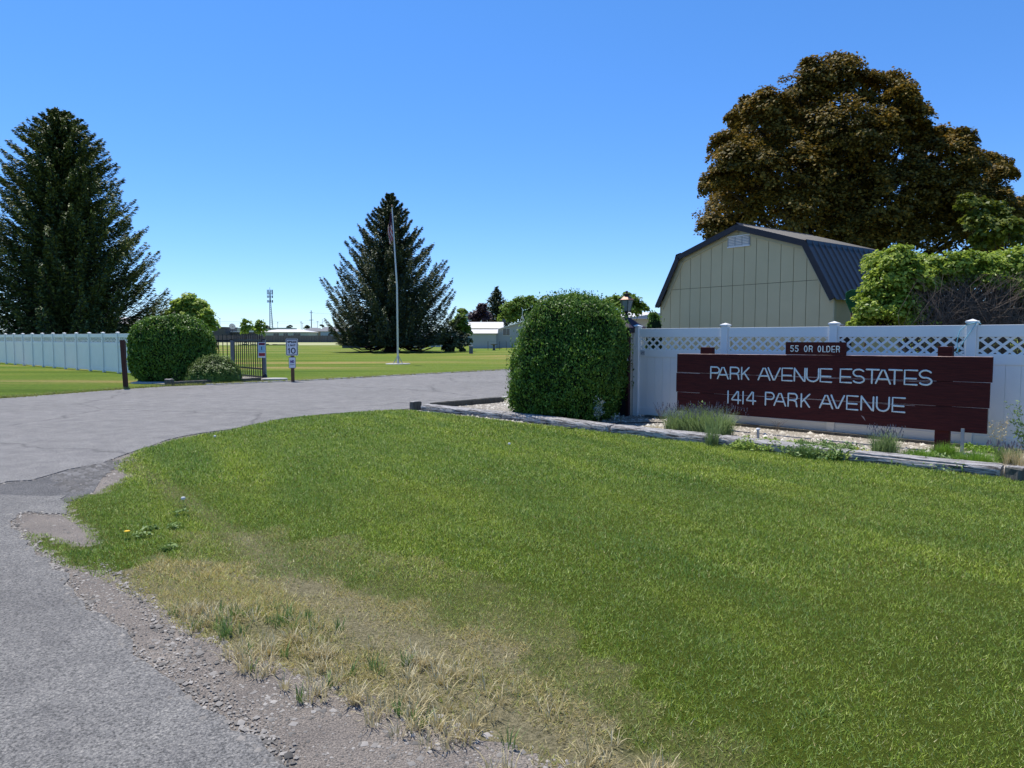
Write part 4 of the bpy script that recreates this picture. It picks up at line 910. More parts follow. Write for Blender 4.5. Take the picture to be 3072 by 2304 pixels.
rake(.035, .125, -.13, -.105, M['darkmetal'] if 'darkmetal' in M else M['dark_trim'], 'rake_trim')
rake(-.06, .10, -.02, -.0005, M['siding_trim'], 'gable_trim')
M['metalroof'] = gen('dark_ribbed_metal', (.022, .022, .024), (.030, .030, .032), rough=.42, metal=0, scale=2, bmp=.02, spec=.45)
for q, ((xa, za), (xb, zb2)) in enumerate(zip(prof[:-1], prof[1:])):
    d = Vector((xb-xa, zb2-za)); L = d.length; d.normalize(); n_ = Vector((-d.y, d.x)); m = MB()
    # rib profile along y
    ys = []; y = -.11
    while y < DEP+.05:
        ys += [(y, 0), (y+.18, 0), (y+.195, .022), (y+.225, .022), (y+.24, 0)]; y += .24
    lo_ = Vector((xa, za))+n_*.036; hi_ = Vector((xb, zb2))+n_*.036
    if q in (0,): lo_ -= d*.05
    if q in (3,): hi_ += d*.05
    vs = []
    for (yy, hh_) in ys:
        for pnt in (lo_, hi_): pz = pnt+n_*hh_; vs.append((pz.x, yy, pz.y))
    for (yy, hh_) in ys:
        for pnt in (lo_, hi_): pz = pnt+n_*(hh_-.004); vs.append((pz.x, yy, pz.y))
    K = len(ys); fs = [(2*i, 2*i+1, 2*i+3, 2*i+2) for i in range(K-1)]+[(2*K+2*i, 2*K+2*i+2, 2*K+2*i+3, 2*K+2*i+1) for i in range(K-1)]
    m.add(vs, fs); m.build('roof_panel', M['metalroof'], sh)
m = MB(); m.add([(cx-.12, -.13, zp_+.03-.05), (cx, -.13, zp_+.075), (cx+.12, -.13, zp_+.03-.05), (cx-.12, DEP, zp_-.02), (cx, DEP, zp_+.075), (cx+.12, DEP, zp_-.02)], [(0, 1, 4, 3), (1, 2, 5, 4)]); m.build('ridge_cap', M['metalroof'], sh)
for kk in (cx-kx, cx+kx):
    m = MB(); s_ = 1 if kk > cx else -1; m.add([(kk-s_*.10, -.13, zk_+.085), (kk+s_*.035, -.13, zk_+.055), (kk+s_*.07, -.13, zk_-.04), (kk-s_*.10, DEP, zk_+.085), (kk+s_*.035, DEP, zk_+.055), (kk+s_*.07, DEP, zk_-.04)], [(0, 1, 4, 3), (1, 2, 5, 4)]); m.build('knee_flashing', M['metalroof'], sh)
v0 = hitz(2184, 722, 0); v1 = hitz(2251, 722, 0); vt = hitz(2218, 706, 0)[1]; vb = hitz(2218, 741, 0)[1]
m = MB(); m.box(v0[0], v1[0], -.012, -.001, vb, vt)
fr = m.build('gable_vent', M['ventgrey'], sh); m = MB(); wv = (v1[0]-v0[0]); 
for i in range(3):
    xa = v0[0]+.02+i*(wv-.04)/3+.012; xb = v0[0]+.02+(i+1)*(wv-.04)/3-.012
    for j in range(6):
        z = vb+.03+j*(vt-vb-.05)/6; m.add([(xa, -.0125, z), (xb, -.0125, z), (xb, -.030, z+.018), (xa, -.030, z+.018), (xa, -.0125, z+.024), (xb, -.0125, z+.024)], [(0, 1, 2, 3), (3, 2, 5, 4), (0, 3, 4), (1, 5, 2)])
for a, b, c_, d_ in ((v0[0], v1[0], vt-.025, vt), (v0[0], v1[0], vb, vb+.025)): m.box(a, b, -.032, -.0122, c_, d_)
m.build('louvres', M['white'], fr)
# rakes leaning at the shed corner
bc = B_+sd*.35+Vector((0, -.1, 0))
t = thing('leaf_rake', 'green plastic leaf rake standing head up beside the shed corner', 'rake', bc)
m = MB(); m.tube([(0, 0, 0), (0, .05, 2.1)], .014, 8); m.build('handle', M['brown_wood'], t)
m = MB()
for i in range(13):
    a = R(-26+52*i/12); m.tube([(0, .05, 2.08), (math.sin(a)*.25, .05, 2.08+math.cos(a)*.26), (math.sin(a)*.40*.75, .03, 2.08+math.cos(a)*.44), (math.sin(a)*.42*.75, -.04, 2.08+math.cos(a)*.47)], .010, 5)
for z, w_ in ((2.25, .085), (2.36, .15)): m.tube([(-w_, .052, z-.01), (0, .052, z+.012), (w_, .052, z-.01)], .008, 5)
m.build('rake_head', M['green_plastic'], t)
t = thing('shovel', 'black blade shovel standing upright beside the green rake', 'shovel', bc+Vector((.22, -.02, 0)))
m = MB(); m.tube([(0, 0, 0), (.06, .02, 2.0)], .016, 8); m.build('handle', M['brown_wood'], t)
m = MB(); pv = [(-.05, 2.0), (.04, 1.98), (.15, 2.15), (.24, 2.40), (.25, 2.47), (.16, 2.46), (.05, 2.35), (-.02, 2.18)]; m.prism_y([(a+.06, b-.04) for a, b in pv], -.02, .02); m.build('blade', M['black_plastic'], t, bevel=.01)
t = thing('bucket', 'pale slatted tub at the foot of the shovel by the shed', 'tub', B_+sd*.12+Vector((.02, -.15, 1.62))); 
m = MB(); m.lathe([(.075, 0), (.095, .24), (.10, .25), (.088, .25), (.07, .02)], 14); m.build('tub_body', M['metal_grey'], t)
m = MB(); m.box(-.12, .12, -.12, .12, -1.62, -.001); m.build('stand', M['dark_trim'], t)

# ------------------------------------------------------------------ trees
def limbs(mb, c, H, lobes, r0):
    """tapered trunk and limbs to the lobes"""
    mb.tube([(c[0], c[1], 0), (c[0]+.05*H*.2, c[1], H*.3), (c[0], c[1], H*.55), (c[0], c[1], H*.8)], [r0, r0*.8, r0*.5, r0*.2], 8, cap=False)
    for i, (p, r_) in enumerate(lobes):
        p = Vector(p); z0 = min(max(.22*H, p.z*.55), H*.7); a = Vector((c[0], c[1], z0)); mid = a.lerp(p, .5)+Vector((0, 0, -.06*H*.3)); mb.tube([a, mid, p], [r0*.28, r0*.16, r0*.06], 5, cap=False)
def lobed_tree(name, label, base, lobes, leafn, leaf, mat, r0=.2, cat='tree', spray=.5, nspray=14, group=None, up=.7, fill=.9, trunkname='trunk', ztop=None, droop=.15, aspect=.75):
    t = thing(name, label, cat, (base[0], base[1], 0), 0, group)
    H = max(p[2]+r_*.5 for p, r_ in lobes); mb = MB(); limbs(mb, (base[0], base[1]), H, lobes, r0); mb.build(trunkname, M['bark'], t, True)
    Ps, Ns = [], []
    for p, r_ in lobes:
        ns = max(4, int(nspray*(r_/1.0)**2)) if nspray > 0 else 8
        d = unit(rng.normal(size=(ns, 3))+[0, -.15, .25]); cpos = np.array(p)+d*(r_*rng.uniform(.55, 1.08, ns))[:, None]*[1, 1, .85]
        nl = max(3, int(leafn/ns*1.0)); sr = spray*rng.uniform(.6, 1.25, ns)
        az = rng.random((ns, nl))*6.28; rad = np.sqrt(rng.random((ns, nl)))*sr[:, None]
        off_ = np.stack([np.cos(az)*rad, np.sin(az)*rad, rng.normal(0, .17*spray, (ns, nl))-droop*rad**2/spray], -1)
        # tilt the spray outward
        off_[:, :, 2] -= (off_[:, :, 0]*d[:, None, 0]+off_[:, :, 1]*d[:, None, 1])*.45
        P = cpos[:, None]+off_; N = d[:, None]*.55+np.array([0, 0, up])+rng.normal(0, .42, (ns, nl, 3)); Ps.append(P.reshape(-1, 3)); Ns.append(N.reshape(-1, 3))
    P = np.concatenate(Ps); N = np.concatenate(Ns)
    npmesh('crown', leaves(P, N, leaf, aspect, .12), 4, M[mat], t, True); return t

def pxlobes(lst, Y, dy, seed, squash=1):
    r = random.Random(seed); outl = []
    for x, y, rad in lst:
        YY_ = Y+r.uniform(-dy, dy); p = D(x, y, YY_); outl.append(((p.x, p.y, p.z), rad/FPX*YY_))
    return outl
mp_ = [(2440, 225, 55), (2520, 215, 65), (2395, 290, 80), (2480, 300, 100), (2590, 265, 55), (2665, 265, 55), (2700, 300, 40), (2300, 320, 60), (2235, 335, 45), (2290, 400, 90), (2400, 400, 110), (2540, 390, 120), (2670, 370, 90), (2745, 345, 40), (2750, 420, 50),
       (2180, 425, 35), (2200, 480, 60), (2260, 500, 100), (2380, 520, 130), (2520, 500, 130), (2650, 480, 120), (2155, 545, 45), (2220, 610, 95), (2350, 640, 130), (2500, 640, 130), (2640, 600, 120), (2740, 540, 80),
       (2830, 415, 48), (2870, 420, 38), (2850, 490, 85), (2910, 480, 45), (2965, 490, 34), (3000, 525, 28), (2780, 640, 110), (2890, 600, 90), (2940, 570, 60), (2990, 620, 60), (3040, 620, 40), (2980, 700, 80), (2150, 680, 50), (2200, 700, 70), (2880, 710, 90), (2700, 720, 120), (2560, 730, 110), (3060, 680, 40), (2850, 580, 100), (2600, 420, 110), (2450, 560, 120)]
Lm = pxlobes(mp_, 24.5, 1.0, 5)
back_l = [((p[0]*1.06, p[1]+3.0, 1.6+(p[2]-1.6)*1.05), r_*.85) for p, r_ in Lm if r_ > .9][:16]
lobed_tree('maple_tree', 'huge bronze leaved maple towering behind the khaki shed', (D(2560, 900, 25.5).x, 25.8), [(p, r_*.95) for p, r_ in Lm]+back_l, 3800, .108, 'maple', r0=.45, spray=.36, nspray=60, up=.75)
lobed_tree('leafy_tree', 'yellow green young tree at the right edge in front of the bronze maple', (D(3010, 900, 21).x, 21), pxlobes([(2935, 625, 30), (2985, 640, 35), (2930, 665, 32), (2980, 690, 40), (3030, 680, 32), (2950, 720, 28), (3070, 720, 40), (2900, 600, 18)], 21, .5, 6), 520, .13, 'maple_green', r0=.10, spray=.22, nspray=170, up=.6)
# bright shrub behind the fence
bs = [(2680, 830, 50), (2760, 880, 50), (2700, 920, 60), (2640, 900, 40), (2750, 830, 50), (2850, 830, 40), (2640, 790, 42), (2700, 775, 42), (2735, 800, 45), (2650, 850, 50), (2720, 870, 65), (2620, 885, 35), (2610, 930, 35), (2660, 930, 50), (2740, 950, 55), (2800, 800, 45), (2850, 795, 42), (2900, 790, 45), (2950, 800, 45), (3000, 790, 45), (3050, 790, 55), (2780, 840, 40), (3060, 860, 60), (3100, 830, 60), (2960, 840, 38), (3120, 900, 60), (3020, 840, 45), (2590, 965, 25), (2900, 830, 35)]
lobed_tree('leafy_shrub', 'bright green leafy shrub rising behind the fence right of the shed', (D(2750, 960, 13.6).x, 13.9), pxlobes(bs, 13.4, .35, 8), 1500, .080, 'bright', r0=.06, cat='shrub', spray=.15, nspray=520, up=.55, aspect=.6)
# bare twiggy bush
t = thing('twiggy_bush', 'tangle of bare grey twigs in front of the bright green shrub', 'shrub', (8.4, 12.7, 0)); mb = MB(); r = random.Random(4)
for i in range(1100):
    a = D(r.uniform(2700, 3090), 1040, 12.7+r.uniform(-.1, .8)); b = D(r.uniform(2730, 3110), r.uniform(820, 960), a.y+r.uniform(-.35, .3))
    a = Vector((a.x, a.y, r.uniform(.7, 1.9)))
    c_ = a.lerp(b, .5)+Vector((r.uniform(-.25, .25), r.uniform(-.1, .1), r.uniform(-.1, .2))); mb.tube([a, c_, b, b+Vector((r.uniform(-.12, .2), 0, r.uniform(-.08, .12)))], [.005, .0038, .0026, .0015], 3, cap=False)
for i in range(14):
    a = Vector((8.4+r.uniform(-.2, .2), 12.75, 0)); b = Vector((8.4+r.uniform(-1.5, 1.5), 12.9, 1.5)); mb.tube([a, (a+b)/2, b], .02, 4, cap=False)
mb.build('twigs', M['twig'], t, True)
k = 15000; P = np.array([tuple(D(x, y, yy)) for x, y, yy in zip(rng.uniform(2630, 3150, k), rng.uniform(830, 1000, k), rng.uniform(13.2, 14.3, k))]); npmesh('dead_leaves', leaves(P, rng.normal(size=(k, 3)), .07, .6), 4, M['deadcore'], t, True)

def conifer(name, label, base, H, Rad, z0, nb, prof, mat, leaf, nper, rise=.25, curl=.35, seed=1, group=None, trunk=.3, droop=.12, lenj=.25, width=.28, zmin=.15):
    t = thing(name, label, 'tree', (base[0], base[1], 0), 0, group); r = np.random.default_rng(seed)
    mb = MB(); mb.tube([(0, 0, 0), (0, 0, .35*trunk), (0, 0, H*.5), (0, 0, H*.97)], [trunk*1.5, trunk, trunk*.5, .03], 10, cap=False); mb.build('trunk', M['bark'], t)
    br = MB(); Ps, Ns, Ts, Ss = [], [], [], []
    for i in range(nb):
        f = (i+.5)/nb; f = 1-(1-f)**1.25 if False else f
        z = z0+(H-z0)*f**1.05; az = i*2.39996+r.normal(0, .25); L = Rad*prof(f)*(1+r.uniform(-lenj, lenj*.6)); L = max(L, .25)
        ca, sa = math.cos(az), math.sin(az); rs = rise*(1-.25*f)+r.normal(0, .08)
        gg = min(1, max(.12, (z-z0*.8)/(L*(rs+curl*.45)*1.15))); rs *= gg; cu = curl*(.45+.55*gg); z = max(z-L*(rs+cu*.45)*.85, z0*.9); tt = np.linspace(0, 1, 7); zz = z+L*(rs*tt-.22*np.sin(tt*math.pi)*(1-f)+cu*(tt**3)*.45); 
        br.tube([(ca*L*q, sa*L*q, zq) for q, zq in zip(tt, zz)], [max(.012, .05*L*.25*(1-q*.85)) for q in tt], 3, cap=False)
        m = int(nper*(.25+L/Rad)); s = r.random(m)**.7; side = r.choice([-1, 1], m)*r.random(m)*width*L*(1.02-s)**.7*1.0
        x = s*L; zc = np.interp(s, tt, zz); hang = -np.abs(r.normal(0, droop, m))*(1.1-s)*L*.5
        px_ = ca*x-sa*side+r.normal(0, .04*leaf, m); py_ = sa*x+ca*side; pz_ = zc+hang-np.abs(side)*.25+r.normal(0, .2*leaf, m)
        Ps.append(np.column_stack([px_, py_, pz_])); k_ = side/(np.abs(side)+.25)
        Ts.append(np.column_stack([ca-sa*k_*.9, sa+ca*k_*.9, np.full(m, .30)+r.normal(0, .25, m)])); Ns.append(np.column_stack([r.normal(0, .5, m), r.normal(0, .5, m), np.full(m, 1.0)])); Ss.append(np.full(m, leaf)*(.7+.5*(1-s)))
    br.build('branches', M['bark'], t)
    P = np.concatenate(Ps); P[:, 2] = np.where(P[:, 2] < zmin, zmin+rng.random(len(P))*.5, P[:, 2])
    npmesh('crown', leaves(P, np.concatenate(Ns), np.concatenate(Ss), .34, .10, np.concatenate(Ts)), 4, M[mat], t); print(name, len(P)); return t
# the lone spruce behind the flagpole
sb = G(1203, 1056); tp = D(1142, 582, sb.y); Hs = tp.z
conifer('spruce_tree', 'lone dark spruce standing behind the flagpole', (D(1168, 1056, sb.y).x+.3, sb.y), Hs, 7.1, 1.5, 260, lambda f: float(np.interp(f, [0, .1, .42, .55, .72, .86, 1], [.93, .98, .97, .80, .55, .32, .05])), 'spray_mid', .44, 400, rise=.20, curl=.60, seed=21, trunk=.75, lenj=.2, droop=.40, width=.20, zmin=.75)
conifer('spruce_tree', 'huge dark spruce filling the left side behind the white fence', (D(205, 1020, 55).x, 55), D(195, 330, 55).z, 7.5, .4, 560, lambda f: float(np.interp(f, [0, .2, .33, .47, .64, .79, .9, .96, 1], [.97, 1, .9, .8, .64, .5, .36, .24, .05])), 'spray_dark', .38, 300, rise=.16, curl=.4, seed=22, trunk=.5, lenj=.18, droop=.3, width=.2)
conifer('spruce_tree', 'dark spruce cut off by the left edge behind the white fence', (D(-240, 1020, 66).x, 66), 17.0, 5.6, .4, 300, lambda f: (1-f**1.5)**.9, 'spray_dark', .52, 110, rise=.28, curl=.35, seed=23, trunk=.5, lenj=.2, droop=.2, width=.3)
conifer('spruce_tree', 'small far spruce just right of the huge left spruce', (D(463, 1010, 120).x, 120), 1.6+98/FPX*120, 1.3, .4, 50, lambda f: (1-f)**.8, 'spray_dark', .5, 30, seed=24, trunk=.2)
conifer('spruce_tree', 'tiny far spruce above the large rounded hedge', (D(486, 1010, 125).x, 125), 1.6+80/FPX*125, 1.2, .4, 40, lambda f: (1-f)**.8, 'spray_dark', .5, 30, seed=25, trunk=.2)
conifer('pine_tree', 'tall brownish conifer behind the cream house', (D(1490, 1020, 150).x, 150), 1.6+146/FPX*150, 4.6, .5, 150, lambda f: (1-f**1.8)**.8, 'spray_mid', .9, 55, seed=26, trunk=.4, rise=.4)

def blob(px, py, rad, Y): p = D(px, py, Y); return ((p.x, p.y, p.z), rad/FPX*Y)
def simple_tree(name, label, Y, px, lst, leafn, leaf, mat, cat='tree', spray=.6, nspray=10, r0=.15, group=None):
    return lobed_tree(name, label, (D(px, 1000, Y).x, Y), [blob(x, y, q, Y+random.uniform(-.5, .5)) for x, y, q in lst], leafn, leaf, M_name(mat), r0=r0, cat=cat, spray=spray, nspray=nspray, group=group)
def M_name(s): return s
simple_tree('pale_tree', 'pale green feathery tree rising behind the rounded hedge', 62, 575, [(570, 900, 20), (545, 915, 22), (600, 915, 22), (525, 945, 22), (570, 940, 32), (612, 945, 25), (600, 975, 30), (545, 980, 30), (625, 975, 16)], 1100, .33, 'willow', nspray=60, spray=.5)
simple_tree('plum_tree', 'dark plum coloured tree left of the far conifer', 140, 1440, [(1430, 945, 14), (1445, 925, 12), (1455, 950, 18), (1425, 958, 9)], 500, .55, 'plum', spray=.9, nspray=12)
simple_tree('leafy_tree', 'rounded green tree behind the cream house roof', 135, 1560, [(1530, 920, 20), (1560, 910, 20), (1590, 905, 18), (1610, 925, 20), (1520, 950, 16), (1550, 945, 24), (1590, 945, 25), (1640, 930, 22)], 700, .55, 'green', spray=1.0, nspray=14)
simple_tree('leafy_tree', 'young light green tree between the lone spruce and the cream house', 84, 1385, [(1386, 935, 8), (1385, 955, 16), (1380, 980, 24), (1395, 990, 18), (1370, 965, 14)], 700, .32, 'green', spray=.5, nspray=24)
simple_tree('juniper_bush', 'dark bushy juniper touching the right skirt of the lone spruce', 82, 1360, [(1340, 1010, 26), (1365, 1015, 28), (1395, 1015, 18), (1385, 1035, 18), (1350, 1035, 20)], 900, .32, 'spray_mid', cat='bush', spray=.5, nspray=20)
simple_tree('leafy_tree', 'thin leafy tree showing behind the lantern', 32, 1880, [(1850, 900, 18), (1880, 890, 18), (1905, 910, 20), (1900, 930, 18), (1870, 925, 22), (1835, 905, 14), (1925, 925, 10)], 420, .14, 'green', spray=.3, nspray=80, r0=.08)
superhedge('round_bush', 'small rounded evergreen against the left wall of the khaki shed', D(1962, 1000, 17.0), 0, .20, .2, 2.20, 3200, .06, 'thuja', vert=True, bumps=.05, seed=31, base=.7, cat='bush')
for px, Y, h_, lab in ((736, 210, 56, 'small airy tree in front of the long beige building'), (779, 215, 52, 'thin sapling beside the radio tower')):
    simple_tree('far_sapling', lab, Y, px, [(px, 1013-h_+8, 6), (px-9, 1013-h_*.6, 9), (px+9, 1013-h_*.6, 9), (px, 1013-h_*.4, 9)], 140, .8, 'green', spray=1.2, nspray=1)
simple_tree('flowering_bush', 'round white flowering bush right of the lone spruce trunk', 92, 1262, [(1262, 1030, 16), (1250, 1033, 12), (1275, 1033, 12)], 900, .2, 'green', cat='bush', spray=.4, nspray=20)
c = D(1262, 1030, 91); P = np.array(c)[None]+unit(rng.normal(size=(260, 3)))*[.85, .6, .75]; 
npmesh('blossom', leaves(P, rng.normal(size=(260, 3))+[0, -.5, .3], .2, .9), 4, M['flower_white'], [o for o in bpy.data.objects if o.name.startswith('flowering_bush')][0], True)
simple_tree('lilac_bush', 'pink flowering bush left of the lone spruce trunk', 98, 1112, [(1112, 1028, 9), (1105, 1032, 7)], 500, .25, 'flower_pink', cat='bush', spray=.4, nspray=16)
simple_tree('grey_green_bush', 'grey green bush between the pink bush and the spruce trunk', 96, 1155, [(1145, 1030, 10), (1165, 1030, 11), (1155, 1025, 9)], 500, .28, 'lav', cat='bush', spray=.4, nspray=16)
simple_tree('green_bush', 'yellow green bush just right of the spruce trunk', 97, 1222, [(1215, 1028, 9), (1230, 1032, 10)], 400, .25, 'willow', cat='bush', spray=.4, nspray=16)
for px, Y, r_, lab in ((868, 330, 7, 'far dark bush left of the power pole'), (922, 330, 6, 'far dark bush at the foot of the power pole'), (962, 330, 9, 'far dark tree above the grey roofed house'), (800, 260, 5, 'low dark bush at the foot of the radio tower')):
    simple_tree('far_bush', lab, Y, px, [(px, 982, r_)], 200, 1.0, 'spray_mid', cat='bush', spray=.8, nspray=2)

# ------------------------------------------------------------------ flagpole and flag
fp = G(1194, 1092); t = thing('flagpole', 'tall white flagpole on a small concrete base in the park', 'flagpole', fp)
topd = D(1176, 622, fp.y); dx = topd.x-fp.x
m = MB(); m.tube([(0, 0, .05), (dx*.05, 0, topd.z*.5), (dx, 0, topd.z)], [.062, .05, .03], 10); m.build('pole', M['pole'], t)
m = MB(); m.lathe([(.75, -.02), (.75, .035), (.2, .04)], 20); m.build('base', M['concrete'], t)
m = MB()
for k in range(4): a = k*math.pi/2+.4; m.bar((.28*math.cos(a), .28*math.sin(a), .03), (0, 0, .55), .035)
m.build('brace', M['metal_grey'], t)
m = MB(); m.lathe([(.01, -.07), (.06, -.03), (.07, 0), (.05, .05), (.01, .07)], 10, c=(dx, 0, topd.z+.08)); m.build('ball', M['copper'], t)
# limp flag: rows run down, columns across the gathered cloth
nr, nc = 40, 14; vs = []; zt0 = D(1176, 640, fp.y).z; zb0 = D(1170, 728, fp.y).z
for i in range(nr+1):
    f = i/nr; w_ = .10+.17*min(1, f*1.6)*(1-.35*max(0, f-.7)/.3)
    for j in range(nc+1):
        g = j/nc; vs.append((-.03-w_*g*.95+.02*math.sin(f*9), .07*math.sin(g*11+f*3)*min(1, f*3+.2), -f*(zt0-zb0)*(1-.06*math.sin(g*5+1))))
fs, mi = [], []
for i in range(nr):
    for j in range(nc):
        fs.append((i*(nc+1)+j, i*(nc+1)+j+1, (i+1)*(nc+1)+j+1, (i+1)*(nc+1)+j)); f = i/nr; st = int((j/nc*5)+f*8.0) % 2
        mi.append(2 if (f < .42 and (j+i//2) % 5 != 0) else (0 if st else 1))
m = MB(); m.add(vs, fs, True); m.mi = mi; o = m.build('flag', [M['flag_red'], M['flag_white'], M['flag_blue']])
so = o.modifiers.new('thick', 'SOLIDIFY'); so.thickness = .004
o.location = (topd.x+.03, fp.y-.02, zt0); tag(o, 'limp striped flag hanging from the top of the flagpole', 'flag')

# ------------------------------------------------------------------ roadside posts and signs
def spd():
    c = G(878, 1147); rz = .12; t = thing('speed_limit_sign', 'white SPEED LIMIT 10 sign on a brown wooden post by the drive', 'sign', c, rz); sc = c.y/FPX
    z = lambda py: D(878, py, c.y).z
    m = MB(); m.box(-.055, .055, .0, .1, 0, z(1030)); m.build('wooden_post', M['brown_wood'], t, bevel=.004)
    w, zt_, zb2 = 16.3*sc, z(1017.5), z(1065.5); 
    def plate(w, z0, z1, y, r=.03): 
        pts = []
        for cx_, cz_, a0 in ((w-r, z1-r, 0), (-w+r, z1-r, 90), (-w+r, z0+r, 180), (w-r, z0+r, 270)):
            pts += [(cx_+r*math.cos(R(a0+k*30)), cz_+r*math.sin(R(a0+k*30))) for k in range(4)]
        q = MB(); q.prism_y(pts[::-1], y, y+.003); return q
    q = plate(w, zb2, zt_, -.010); pl = q.build('speed_plate', M['sign_black'], t)
    q = plate(w-.022, zb2+.022, zt_-.022, -.0145, .02)
    # black border: a white face set proud on the black plate, with a white rim behind
    q.build('face', M['sign_white'], pl); q = plate(w+.016, zb2-.016, zt_+.016, -.0055, .035); q.build('rim', M['sign_white'], pl)
    H_ = zt_-zb2; m = MB()
    def word(s, x0, x1, z0, z1, r_):
        n_ = len(s); cw = (x1-x0)/n_
        for i, ch in enumerate(s): text(m, ch, x0+cw*i+r_*1.1, x0+cw*(i+1)-r_*1.1, z0+r_, z1-r_, r_, -.0155)
    word('SPEED', -w*.80, w*.80, zb2+H_*.76, zb2+H_*.91, .0115); word('LIMIT', -w*.66, w*.66, zb2+H_*.55, zb2+H_*.69, .0115)
    text(m, '1', -w*.66, -w*.32, zb2+H_*.12, zb2+H_*.44, .019, -.0155); m.tube([(-w*.49, -.0155, zb2+H_*.42), (-w*.66, -.0155, zb2+H_*.36)], .014, 6, flat=(0, 1, 0)); text(m, '0', -w*.12, w*.58, zb2+H_*.12, zb2+H_*.44, .019, -.0155)
    m.build('lettering', M['sign_black'], pl)
    w2, t2, b2 = 10.2*sc, z(1071.5), z(1104.5); q = plate(w2, b2, t2, -.010, .02); p2 = q.build('notice_plate', M['sign_black'], t); q = plate(w2-.012, b2+.012, t2-.012, -.0145, .012); q.build('face', M['sign_blue2'] if 'sign_blue2' in M else M['sign_white'], p2)
    m = MB(); H2 = t2-b2; text(m, 'N', -w2*.45, -w2*.05, b2+H2*.50, b2+H2*.70, .013, -.0155); text(m, 'O', w2*.08, w2*.48, b2+H2*.50, b2+H2*.70, .013, -.0155); m.build('lettering', M['sign_purple'], p2)
    m = MB()
    for i in range(9): x = -w2*.6+i*w2*.15; m.tube([(x, -.0155, b2+H2*.29), (x, -.0155, b2+H2*.36)], .006, 4, flat=(0, 1, 0))
    m.build('small_print', M['postgrey'], p2)
spd()
c = G(378, 1168); t = thing('wooden_sign', 'leaning rust brown wooden sign seen from its edge on the left lawn', 'sign', c, 0); z = D(378, 1018, c.y).z
m = MB(); m.bar((0, 0, 0), (-.06, 0, z-.02), .11, .11); m.build('post', M['rust_wood'], t)
m = MB(); m.prism([(.01, -.075), (.05, -.065), (-.13, .42), (-.17, .41)], .62, 1.47); o_ = m.build('board', M['rust_wood'], t); o_.location.x = -.05
# edging across the drive
e0, e1 = G(513, 1158), G(784, 1144.5)
rail(e0+Vector((.1, 0, 0)), e1, .12, .15, 'edging_timber', 'dark railway sleeper edging below the dome bush across the drive', 81, M['timber_dark'], 'timbers edging the flower bed')
m = MB(); m.prism([e0+Vector((0, .2, 0)), e1+Vector((0, .15, 0)), e1+Vector((.2, 1.2, 0)), Vector((-11.5, 29.3, 0)), Vector((-14.2, 27, 0)), G(400, 1150)+Vector((0, .2, 0))], -.02, .035); structure('hedge_bed', m, M['bedsoil'])
m = MB(); a, b = G(392, 1151), G(503, 1153); m.prism([a, b, b+Vector((-.1, .75, 0)), a+Vector((-.1, .75, 0))], -.02, .045); structure('concrete_path', m, M['concrete'])
c = G(447, 1146)+Vector((0, .1, 0)); t = thing('marker_flag', 'tiny red marker flag in front of the large rounded hedge', 'marker flag', c); m = MB(); m.tube([(0, 0, 0), (0, 0, .3)], .006, 5); m.build('wire', M['metal_grey'], t); m = MB(); m.add([(0, 0, .3), (.10, .0, .13), (.02, .02, .04), (-.05, .01, .12)], [(0, 1, 2, 3)]); f_ = m.build('pennant', M['orange_red'], t); f_.modifiers.new('t', 'SOLIDIFY').thickness = .004
c = G(820, 1143.5)+Vector((0, .15, 0)); t = thing('utility_cover', 'low grey concrete utility lid beside the gate post', 'utility cover', c); m = MB(); m.lathe([(.40, 0), (.43, .03), (.43, .09), (.40, .105), (.05, .12)], 20); b_ = m.build('lid', M['concrete'], t); b_.scale = (1.1, .7, 1)
# iron fence and gate
y0 = 29.6; t = thing('iron_fence', 'fixed black iron fence section between the rounded hedge and the first grey post', 'fence', (-12.6, y0, 0)); 
zt_ = D(660, 1003, y0).z; zr = D(660, 1020, y0).z
for px in range(575, 697, 13):
    x = D(px+3, 1050, y0).x+12.6; m = MB(); m.box(x-.014, x+.014, -.014, .014, .06, zt_-.02*((px*7) % 3)/2); m.build('bar', M['iron'], t)
m = MB(); m.box(D(572, 1050, y0).x+12.6, D(697, 1050, y0).x+12.6, -.03, -.0145, zr-.05, zr); m.box(D(572, 1050, y0).x+12.6, D(697, 1050, y0).x+12.6, -.03, -.0145, .25, .30); m.build('rail', M['iron'], t)
ga, gb = Vector((D(703, 1050, 29.2).x, 29.2, 0)), Vector((D(786, 1050, 27.1).x, 27.1, 0)); gd = (gb-ga); gL = gd.length
gt = thing('iron_gate', 'open black iron gate leaf between the two grey posts', 'gate', ga, math.atan2(gd.y, gd.x))
for k in range(14):
    x = gL*k/13; m = MB(); m.box(x-.014, x+.014, -.014, .014, .05, 1.74); m.build('bar', M['iron'], gt)
for z_ in (1.47, .38, .07): m = MB(); m.box(-.02, gL+.02, -.032, -.0145, z_, z_+.06); m.build('rail', M['iron'], gt)
for px, py, hh_, w_, lab in ((698, 1122, 1.50, .145, 'grey metal gate post beside the dome bush'), (794, 1136, 1.52, .13, 'grey metal gate post carrying the small warning sign')):
    c = Vector((D(px, 1050, 29.45).x, 29.45, 0)) if px < 700 else G(px, py); t = thing('gate_post', lab, 'gate post', c, 0, 'grey posts of the iron gate'); m = MB(); m.box(-w_/2, w_/2, -w_/2, w_/2, 0, hh_); m.build('shaft', M['postgrey'], t, bevel=.008); m = MB(); m.box(-w_/2-.012, w_/2+.012, -w_/2-.012, w_/2+.012, hh_+.001, hh_+.03); m.build('cap', M['iron'], t)
c = G(794, 1136); m = MB(); m.lathe([(.10, 0), (.10, .12), (.06, .19), (.01, .21)], 12); o = m.build('gate_stop', M['black_plastic']); o.location = c+Vector((.06, -.16, 0)); tag(o, 'small black dome at the foot of the right gate post', 'gate stop')
